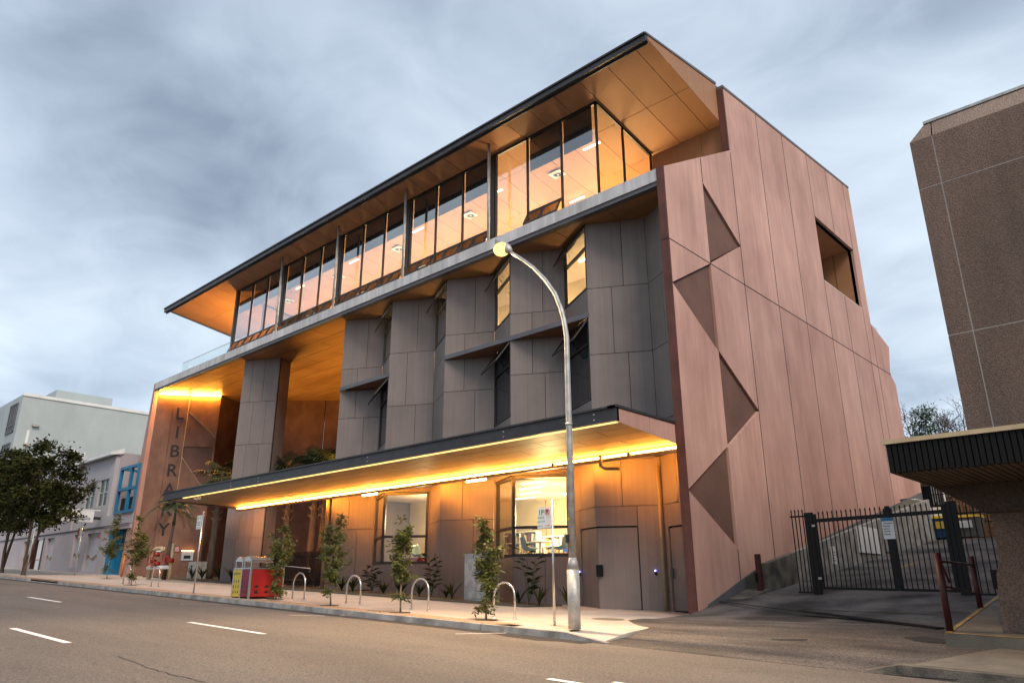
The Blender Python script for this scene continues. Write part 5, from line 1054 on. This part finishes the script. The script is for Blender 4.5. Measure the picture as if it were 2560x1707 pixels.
zc2 = foot_z(cp.x); MB().box(cp.x, 20.4, zc2, cp.x+1.15, 21.0, onY(470, 1404, 20.4).z).build('body', 'galv', c2); MB().box(cp.x+.08, 20.38, zc2+.1, cp.x+1.07, 20.4, onY(470, 1404, 20.4).z-.1).build('door', 'galv', c2); MB().box(cp.x+.4, 20.37, onY(470, 1404, 20.4).z-.3, cp.x+.65, 20.38, onY(470, 1404, 20.4).z-.2).build('label_plate', 'ink', c2)
# fire booster: red valves on pale pipes
fb = thing('fire_booster', 'red fire booster valves on pale pipes beside the name wall', 'fire hydrant', (-46, 18.3, 1.75))
bp = onY(392, 1440, 18.0); bz_ = foot_z(bp.x)
MB().tube([(bp.x-1.1, 18, bz_), (bp.x-1.1, 18, bz_+1.25)]+[(bp.x-1.1+.5-.5*math.cos(a), 18, bz_+1.25+.45*math.sin(a)) for a in (.5, 1.0, 1.57)]+[(bp.x+.2, 18, bz_+1.7), (bp.x+.35, 18, bz_+1.5)], .11, 12).build('riser_pipe', 'cream', fb)
MB().tube([(bp.x-.9, 17.8, bz_+.65), (bp.x+1.9, 17.8, bz_+.65)], .10, 12).build('pipe', 'white', fb); MB().tube([(bp.x+1.9, 17.9, bz_), (bp.x+1.9, 17.9, bz_+1.9)], .09, 12).build('pipe', 'cream', fb)
for dx, dz, r in ((-.2, 1.0, .17), (.15, 1.35, .16), (.35, .85, .2), (1.75, 1.15, .17), (2.1, 1.0, .2)):
    r *= .62; vb = MB().tube([(bp.x+dx, 17.62, bz_+dz), (bp.x+dx, 17.9, bz_+dz)], r, 10).build('valve', 'red', fb); MB().tube([Vector((bp.x+dx+.2*math.cos(a), 17.52, bz_+dz+.2*math.sin(a))) for a in [2*math.pi*i/14 for i in range(15)]], .028, 6).build('handwheel', 'red', vb)
# dark palisade and handrail in the recess
pf_ = thing('palisade_fence', 'dark vertical slat fence in the shadow of the library recess', 'fence', (-34, 21, 1.4))
MB().box(-35.9, 21.03, 1.5, -32.3, 21.08, 1.58).build('rail', 'black', pf_); MB().box(-35.9, 21.03, 2.7, -32.3, 21.08, 2.78).build('rail', 'black', pf_)
for k in range(30): MB().box(-35.9+.122*k, 21.0, 1.28, -35.85+.122*k, 21.03, 2.98).build('slat', 'black', pf_)
rh = thing('steel_handrail', 'stainless handrail on the ramp beside the dark slat fence', 'handrail', (-34, 19.6, 1.4))
a, b = onY(690, 1412, 19.6), onY(776, 1420, 19.6); MB().tube([a, b, b-Vector((0, 0, .12)), b-Vector((.1, 0, .15))], .03, 8).build('rail', 'inox', rh); MB().tube([(a.x+.8, 19.6, foot_z(a.x)), (a.x+.8, 19.6, a.z-.03)], .025, 8).build('post', 'inox', rh)
# manhole, planting bed
mp_ = onF(1520, 1547, lambda x, y: foot_z(x)); tag(MB().add([(mp_.x+.42*math.cos(a), mp_.y+.42*math.sin(a), foot_z(mp_.x+.42*math.cos(a))+.006) for a in [2*math.pi*k/28 for k in range(28)]], [tuple(range(28))]).build('manhole_cover', 'old_conc'), 'round concrete manhole cover set in the footpath right of the lamp', 'manhole cover')
struct('garden_bed', MB().prism([(-33, 17.9, foot_z(-33)-.05), (-16.3, 18.15, foot_z(-16.3)-.05), (-16.3, 20.0, foot_z(-16.3)-.05), (-33, 20.0, foot_z(-33)-.05)], [(-33, 17.9, foot_z(-33)+.05), (-16.3, 18.15, foot_z(-16.3)+.05), (-16.3, 20.0, foot_z(-16.3)+.05), (-33, 20.0, foot_z(-33)+.05)]), 'soil')
struct('garden_bed', MB().prism([(-50, 19.6, foot_z(-50)-.05), (-36, 18.9, foot_z(-36)-.05), (-36, 25, foot_z(-36)-.05), (-50, 25, foot_z(-50)-.05)], [(-50, 19.6, foot_z(-50)+.05), (-36, 18.9, foot_z(-36)+.05), (-36, 25, foot_z(-36)+.05), (-50, 25, foot_z(-50)+.05)]), 'soil')

# ================================================================== PLANTS
def young_tree(x, y, h, w, label, seed, n=1900, low=.16, bare=False):
    global rng
    rng = np.random.default_rng(seed); random.seed(seed); z = foot_z(x)
    t = thing('young_tree', label, 'young tree', (x, y, z), 'young street trees along the kerb')
    mb = MB(); P = [Vector((x+.03*math.sin(k*1.3+seed), y+.03*math.cos(k*1.7), z+h*.5*k/5)) for k in range(6)]; mb.tube(P, [.028-.003*k for k in range(6)], 7)
    lead = [P]
    for k in range(3):
        a = random.uniform(0, 6.28); rr = w*random.uniform(.18, .5); hh = h*(1.0, .88, .74)[k]; b0 = P[random.randint(1, 4)]
        Q = [b0.lerp(Vector((x+rr*math.cos(a), y+rr*math.sin(a), z+hh)), i/6)+Vector((0, 0, 0)) for i in range(7)]; mb.tube(Q, [.014-.0017*i for i in range(7)], 5, False); lead.append(Q)
    pos = []
    for k in range(58):
        Q = random.choice(lead); i = random.randint(0, len(Q)-2); p0 = Q[i].lerp(Q[i+1], random.random())
        u = (p0.z-z)/h
        if u < .10 or .20 < u < .27 and random.random() < .7: continue
        rad = w*(.95 if .3 < u < .65 else .55)*random.uniform(.25, 1.0)*(1-max(0, u-.62)*1.6); a = random.uniform(0, 6.28)
        p1 = p0+Vector((rad*math.cos(a), rad*math.sin(a), rad*random.uniform(.2, .9) if u > .25 else -.05)); mb.tube([p0, p1], [.006, .003], 4, False)
        m_ = int(n/58*random.uniform(.5, 1.5)); tt = rng.uniform(.2, 1.08, m_)[:, None]; pos.append(np.array(p0)+(np.array(p1)-np.array(p0))*tt+rng.normal(size=(m_, 3))*.045)
    mb.build('stem', 'twig', t); leaves(np.concatenate(pos), .145, .05, 'foliage', 'leaf', t, droop=.05)
    md = MB().disc((x, y, z+.004), (0, 0, 1), .28, .012, 16).build('tree_pit', 'soil', t)
for a in ((-13.1, 13.2, 2.32, .44, 'young tree nearest the street lamp with a forked leafy top', 11), (-16.1, 13.0, 2.42, .50, 'young tree in front of the first lit reading room window', 12), (-19.5, 13.1, 2.62, .55, 'young tree with broad crown in front of the downpipe', 13), (-22.95, 13.3, 2.62, .55, 'young tree standing against the red end of the bins', 14)): young_tree(*a)
young_tree(-35.85, 13.6, 3.0, .62, 'young tree hiding the fire booster by the name wall', 15); young_tree(-45.7, 16.0, 3.6, .8, 'young tree in front of the blue pier of the office', 16)
def fan_leaf(mb, c, d, size, n=15):
    d = d.normalized(); s = d.cross(Vector((0, 0, 1))).normalized() if abs(d.z) < .95 else Vector((1, 0, 0)); u = s.cross(d)
    for k in range(n):
        a = (k/(n-1)-.5)*3.9; v = d*math.cos(a)+s*math.sin(a); l = size*(1-.18*abs(a)/2); w_ = u.cross(v).normalized()*size*.055; tip = c+v*l-Vector((0, 0, 1))*l*.28*random.uniform(.6, 1.3); mid = c+v*l*.6
        mb.add([tuple(c), tuple(mid+w_), tuple(tip), tuple(mid-w_)], [(0, 1, 2, 3)])
def fan_palm(x, y, zb, zt, label, n=22, size=.95, seed=1, dead=True):
    random.seed(seed); t = thing('fan_palm', label, 'palm tree', (x, y, zb)); mb = MB(); k = 14
    P = [Vector((x+.25*(i/k)**2, y, zb+(zt-zb)*i/k)) for i in range(k+1)]; mb.tube(P, [.24*(1-.35*i/k)*(1.06 if i % 2 else .95) for i in range(k+1)], 12)
    mb.build('trunk', 'bark', t); top = P[-1]; mb = MB()
    for i in range(60):
        q = P[random.randint(8, 14)]; a = random.uniform(0, 6.28); v = Vector((math.cos(a), math.sin(a), 0)); mb.bar(q+v*.14, q+v*.34+Vector((0, 0, .22)), .05, .02)
    mb.build('frond_stub', 'twig', t); mb = MB(); pt = MB()
    for i in range(n):
        a = i*2.4; e = random.uniform(-.5, 1.1); d = Vector((math.cos(a)*math.cos(e), math.sin(a)*math.cos(e), math.sin(e))); l = size*random.uniform(.8, 1.15); c = top+d*l; pt.tube([top, top+d*l*.5+Vector((0, 0, .05)), c], [.02, .015, .01], 5, False); fan_leaf(mb, c, d+Vector((0, 0, -.25)), size*random.uniform(.85, 1.1))
    pt.build('petiole', 'palm', t); mb.build('fan_leaf', 'palm', t); return t
p = onY(522, 1436, 21.3); fan_palm(p.x, 21.3, foot_z(p.x), 7.6, 'fan palm with a thick shaggy trunk beside the name wall', seed=21, n=26)
for px, lb, sd in ((713, 'fan palm behind the recycling bins, leftmost of the three in the recess', 22), (779, 'middle fan palm of the three in the library recess', 23), (806, 'fan palm nearest the downpipe in the library recess', 24)):
    p = onY(px, 1340, 22.6); fan_palm(p.x, 22.6, foot_z(p.x), 7.35, lb, seed=sd, n=24, size=.9)
random.seed(5)
p = onY(410, 1442, 18.6); fpz = foot_z(p.x); fpm = thing('feather_palm', 'slender feather palm with arching fronds in front of the lettering', 'palm tree', (p.x, 18.6, fpz)); crown_z = onY(432, 1312, 18.6).z
MB().tube([(p.x, 18.6, fpz), (p.x+.1, 18.6, (fpz+crown_z)/2), (p.x+.3, 18.6, crown_z)], [.13, .10, .08], 10).build('trunk', 'bark', fpm)
MB().tube([(p.x+.3, 18.6, crown_z), (p.x+.32, 18.6, crown_z+.8)], [.10, .06], 10).build('crown_shaft', 'palm', fpm)
for k in range(11):
    a = k*2.4+.4; e = random.uniform(.25, 1.25); top = Vector((p.x+.32, 18.6, crown_z+.75)); L1 = random.uniform(1.9, 2.6); pts = []
    for i in range(9):
        t = i/8; pts.append(top+Vector((math.cos(a)*math.cos(e), math.sin(a)*math.cos(e), math.sin(e)))*L1*t-Vector((0, 0, 1.5*t*t*(.6+math.cos(e)))))
    mb = MB(); mb.tube(pts, [.022*(1-.8*i/8) for i in range(9)], 5, False)
    for i in range(30):
        t = .15+.85*i/30; j = min(7, int(t*8)); q = pts[j].lerp(pts[j+1], t*8-j); d = (pts[j+1]-pts[j]).normalized(); s = d.cross(Vector((0, 0, 1))).normalized()
        for sg_ in (-1, 1): v = (s*sg_*.8+d*.55+Vector((0, 0, -.45))).normalized()*.62*(1-.4*abs(t-.5)); w_ = d*.022; mb.add([tuple(q-w_), tuple(q+v*.5+w_*.6), tuple(q+v), tuple(q+v*.5-w_)], [(0, 1, 2, 3)])
    mb.build('frond', 'palm', fpm)
def strap_plant(x, y, h, label, seed, n=16, wid=.07, group='strap leaved plants in the bed', cat='plant', arch=.6):
    random.seed(seed); z = foot_z(x)+.05; t = thing('strap_plant', label, cat, (x, y, z), group); mb = MB()
    for k in range(n):
        a = random.uniform(0, 6.28); out = Vector((math.cos(a), math.sin(a), 0)); l = h*random.uniform(.6, 1.1); pr = None; s = Vector((-math.sin(a), math.cos(a), 0)); vs = []
        for i in range(6):
            u = i/5; q = Vector((x, y, z))+out*(l*arch*u**1.4)+Vector((0, 0, l*(u-.45*arch*u*u))); w_ = s*wid*(math.sin(math.pi*min(1, .15+u*.85)))*.5; vs += [tuple(q-w_), tuple(q+w_)]
        mb.add(vs, [(2*i, 2*i+2, 2*i+3, 2*i+1) for i in range(5)], True)
    mb.build('leaf_blade', 'leaf_dark', t); return t
def gingery(x, y, h, label, seed):
    random.seed(seed); z = foot_z(x)+.05; t = thing('broadleaf_plant', label, 'plant', (x, y, z)); st, lf = MB(), MB()
    for k in range(5):
        a = random.uniform(0, 6.28); top = Vector((x+.25*math.cos(a), y+.25*math.sin(a), z+h*random.uniform(.6, .95))); st.tube([(x, y, z), top], [.015, .008], 5, False)
        for i in range(7):
            q = Vector((x, y, z)).lerp(top, .25+.75*i/6); b = random.uniform(0, 6.28); d = Vector((math.cos(b), math.sin(b), .55)).normalized(); s = d.cross(Vector((0, 0, 1))).normalized()*.065; l = random.uniform(.35, .5); lf.add([tuple(q), tuple(q+d*l*.5+s), tuple(q+d*l-Vector((0, 0, .1))), tuple(q+d*l*.5-s)], [(0, 1, 2, 3)])
    st.build('stem', 'palm', t); lf.build('leaf_blade', 'leaf_dark', t)
p = onY(1322, 1500, 18.9); gingery(p.x, 18.9, 1.9, 'tall broad-leaved plant below the larger lit window', 31)
p = onY(1078, 1490, 19.3); gingery(p.x, 19.3, 1.6, 'tall broad-leaved plant in the folded corner left of the cabinet', 32)
p = onY(928, 1490, 19.3); gingery(p.x, 19.3, 1.1, 'low broad-leaved plant under the smaller lit window', 33)
for i, (px, h, lb) in enumerate(((1348, .8, 'strap-leaved plant right of the tallest broad-leaved plant'), (1290, .75, 'strap-leaved plant behind the nearest bike hoop'), (1405, .9, 'dark strap-leaved plant hard against the double door'), (1130, .8, 'spiky strap-leaved plant left of the service cabinet'), (1040, .75, 'strap-leaved plant behind the second bike hoop'), (985, .8, 'strap-leaved plant under the small window near its right frame'), (880, .9, 'strap-leaved plant at the left of the small window'), (845, .8, 'strap-leaved plant beside the pale downpipe'), (1100, .6, 'small strap-leaved plant in the folded corner'), (1230, .6, 'small strap-leaved plant right of the service cabinet'), (950, .6, 'small strap-leaved plant under the small window'))):
    p = onY(px, 1490, 18.7); strap_plant(p.x, 18.7+.15*(i % 3), h, lb, 40+i)
for i, (px, lb) in enumerate(((480, 'low shrub left of the shaggy fan palm trunk'), (505, 'low shrub at the foot of the shaggy fan palm'), (548, 'low shrub right of the shaggy fan palm trunk'), (580, 'low shrub behind the yellow bin panel'))):
    p = onY(px, 1440, 20.3); strap_plant(p.x, 20.3, 1.0, lb, 60+i, n=26, group='low shrubs in the palm bed')
# street trees at the left
def street_tree(x, y, h, cr, label, seed, cz_=.62, n=9000, lean=0.0):
    global rng
    rng = np.random.default_rng(seed); random.seed(seed); z = foot_z(x); t = thing('street_tree', label, 'tree', (x, y, z)); mb = MB(); ends = []
    for k in range(3):
        d = Vector((random.gauss(lean, .16), random.gauss(0, .14), 1)).normalized(); branch(mb, Vector((x+.12*(k-1), y, z)), d, h*.30, .12, 3, ends, .42)
    mb.build('trunk', 'bark', t); pos = []
    for k in range(64):
        u = rng.normal(size=3); u /= np.linalg.norm(u); r = random.uniform(.45, 1.0); c = np.array([x+lean*h*.5, y, z+h*cz_])+u*np.array([cr, cr, h*.36])*r; s = random.uniform(.16, .30)*cr/2.2; pos.append(c+rng.normal(size=(n//64, 3))*s*np.array([1, 1, .7]))
    leaves(np.concatenate(pos), .26, .12, 'crown', 'leaf_dark', t)
street_tree(-52.6, 13.7, 8.3, 2.45, 'bushy dark green street tree in front of the office building', 71, lean=.10, n=9500)
street_tree(-58.5, 14.0, 8.6, 2.9, 'dark street tree cut off by the left edge', 72, n=12000); street_tree(-66, 13.8, 8.5, 3.0, 'dark street tree behind the other two at the far left', 73, n=8000)

# ================================================================== READING ROOM FURNITURE
def shell_chair(x, y, z, rot, label, scale=1.0):
    t = thing('shell_chair', label, 'chair', (x, y, z), 'sage green shell chairs in the reading room'); Rm = Matrix.Rotation(rot, 3, 'Z')
    def W(v): q = Rm@(Vector(v)*scale); return (x+q.x, y+q.y, z+q.z)
    vs, fs = [], []; nu, nv = 9, 10
    for i in range(nu+1):
        for j in range(nv+1):
            u = i/nu; v = j/nv*2-1
            if u < .5: s = u*2; py, pz = -.24+.44*s, .45-.035*math.sin(math.pi*s)
            else: s = (u-.5)*2; py, pz = .20+.10*s, .45+.40*s
            hw_ = .25*(1-.25*max(0, u-.8)/.2); vs.append(W((v*hw_, py-(.08*v*v if u > .5 else 0)*(1 if u > .5 else 0), pz+.12*v*v*(1-abs(u-.45)))))
    for i in range(nu):
        for j in range(nv): k = i*(nv+1)+j; fs.append((k, k+1, k+nv+2, k+nv+1))
    mb = MB(); mb.add(vs, fs, True); sh = mb.build('shell', 'chair', t); m_ = sh.modifiers.new('thick', 'SOLIDIFY'); m_.thickness = .018
    for sx_ in (-1, 1):
        for sy in (-1, 1): MB().tube([W((sx_*.13, sy*.13, .42)), W((sx_*.23, sy*.23, 0))], .011, 6).build('leg', 'black', t)
    return t
zf = 2.33-.02
GFz = 2.15
struct('reading_platform', MB().box(-29.9, 21.35, GF, -24.25, 24.5, 2.05), 'carpet'); struct('reading_platform', MB().box(-23.9, 21.35, GF, -16.0, 27.3, GFz), 'carpet')
p = onY(1322, 1345, 22.2); shell_chair(p.x, 22.2, GFz, R_(150), 'sage green shell chair left of the white table, seen from behind', 1.15)
p = onY(1402, 1345, 22.2); shell_chair(p.x, 22.2, GFz, R_(-75), 'sage green shell chair in side view right of the white table', 1.15)
p = onY(1345, 1330, 22.7); tb = thing('cafe_table', 'white pedestal table between two sage green chairs', 'table', (p.x, 22.7, GFz)); MB().disc((p.x+.1, 22.7, GFz+.80), (0, 0, 1), .5, .03, 28).build('table_top', 'white', tb); MB().tube([(p.x+.1, 22.7, GFz), (p.x+.1, 22.7, GFz+.80)], .045, 10).build('pedestal', 'white', tb); MB().disc((p.x+.1, 22.7, GFz), (0, 0, 1), .28, .02, 20).build('foot', 'white', tb)
def bookcase(x0, x1, y0, y1, z0, label, rows, cols, rh, seed):
    random.seed(seed); t = thing('bookcase', label, 'bookcase', (x0, y0, z0)); mb = MB(); cw = (x1-x0)/cols
    for k in range(cols+1): mb.box(x0+cw*k-.02, y0, z0, x0+cw*k+.02, y1, z0+rows*rh)
    for k in range(rows+1): mb.box(x0-.02, y0-.005, z0+rh*k-.02, x1+.02, y1, z0+rh*k+.02)
    mb.build('case', 'white', t); MB().box(x0, y1-.02, z0, x1, y1-.005, z0+rows*rh).build('back_board', 'maroon_book', t)
    which = 'nearer' if y0 < 25 else 'farther'; bn_ = dict(cream='cream', white='white', tan='tan', slate='grey', maroon_book='maroon', wframe='pale green', gold='gold'); bm_ = ['cream', 'white', 'white', 'tan', 'slate', 'maroon_book', 'wframe', 'gold', 'cream']; grp = 'books standing on the reading room shelves'
    for r_ in range(rows):
        for c_ in range(cols):
            xx = x0+cw*c_+.05
            while xx < x0+cw*(c_+1)-.12:
                w_ = random.uniform(.05, .16); h_ = rh*random.uniform(.55, .82); mk_ = random.choice(bm_); o = MB().box(xx, y0+.03, z0+rh*r_+.022, xx+w_, y1-.05, z0+rh*r_+.022+h_).build('book', mk_); tag(o, f'{bn_[mk_]} book on a shelf of the {which} reading room bookcase', 'book', grp); xx += w_+random.uniform(.01, .12)
p = onY(1263, 1375, 23.6); bookcase(p.x-.1, p.x+1.75, 23.6, 23.95, 2.16, 'white bookcase with maroon back at the left of the larger window', 3, 2, .44, 5)
p = onY(1340, 1375, 26.0); bookcase(p.x, p.x+1.9, 26.0, 26.35, 2.16, 'white bookcase further back behind the table', 3, 4, .42, 6)
p = onY(1350, 1380, 22.5); tag(MB().box(p.x, 22.95, GFz, p.x+1.9, 23.5, GFz+.42).build('book_tub', 'tan'), 'low tan wooden book tub on the reading room floor', 'book tub')
p = onY(1406, 1345, 25.5); sc_ = thing('screen_display', 'blue lit screen behind the right chair', 'screen', (p.x, 25.5, 2.3)); MB().box(p.x, 25.5, 2.5, p.x+.9, 25.55, 3.3).build('bezel', 'black', sc_); MB().box(p.x+.03, 25.49, 2.53, p.x+.87, 25.499, 3.27).build('display', 'screen', sc_)
p = onY(1047, 1385, 22.0); shell_chair(p.x, 22.0, 2.05, R_(100), 'sage green shell chair in the smaller corner window', 1.2)
p = onY(1035, 1392, 22.8); so = thing('red_couch', 'low red couch behind the chair in the smaller window', 'couch', (p.x, 22.8, 2.05)); MB().box(p.x-.9, 22.6, 2.15, p.x+.9, 23.3, 2.55).build('seat', 'red', so); MB().box(p.x+.4, 23.1, 2.5, p.x+1.0, 23.4, 3.0).build('backrest', 'red', so)
for sx_ in (-.8, .8): MB().box(p.x+sx_-.04, 22.65, 2.05, p.x+sx_+.04, 22.75, 2.15).build('leg', 'black', so)

# ================================================================== ASSUMED FLOODS, FIXTURES UNSEEN, READ OFF THE LIT SOFFITS
def assumed_flood(x, y, z, tx, ty, tz_, e, label, size=.35):  # housing and spot are assumed from an amber glow, no fixture is seen
    t = thing('assumed_floodlight', label, 'assumed_floodlight', (x, y, z)); d = (Vector((tx, ty, tz_))-Vector((x, y, z))).normalized(); q = Vector((x, y, z))
    MB().bar(q-d*.2, q-d*.04, .3, .24, (1, 0, 0)).build('housing', 'black', t); MB().bar(q-d*.03, q-d*.02, .26, .2, (1, 0, 0)).build('lens', 'led_wall', t)
    lamp('assumed_flood_light', 'SPOT', tuple(q), e, (1.0, .50, .08), target=(tx, ty, tz_), spot_size=R_(120), spot_blend=.8, shadow_soft_size=size)
assumed_flood(-33.0, 23.8, 6.3, -34.0, 24.5, 14, 1500, 'assumed unseen amber flood lamp in the recess aimed up at the soffit'); assumed_flood(-43.0, 23.5, 6.3, -42.5, 24.0, 14, 1100, 'assumed unseen amber flood lamp behind the pier aimed up at the soffit')  # both assumed from the bright recess soffit and placed out of view
assumed_flood(-46.5, 23.4, 15.2, -47.5, 23, 20, 1300, 'assumed unseen amber flood lamp on the roof terrace aimed up at the overhang')  # assumed as well, added for the amber light under the roof's left end
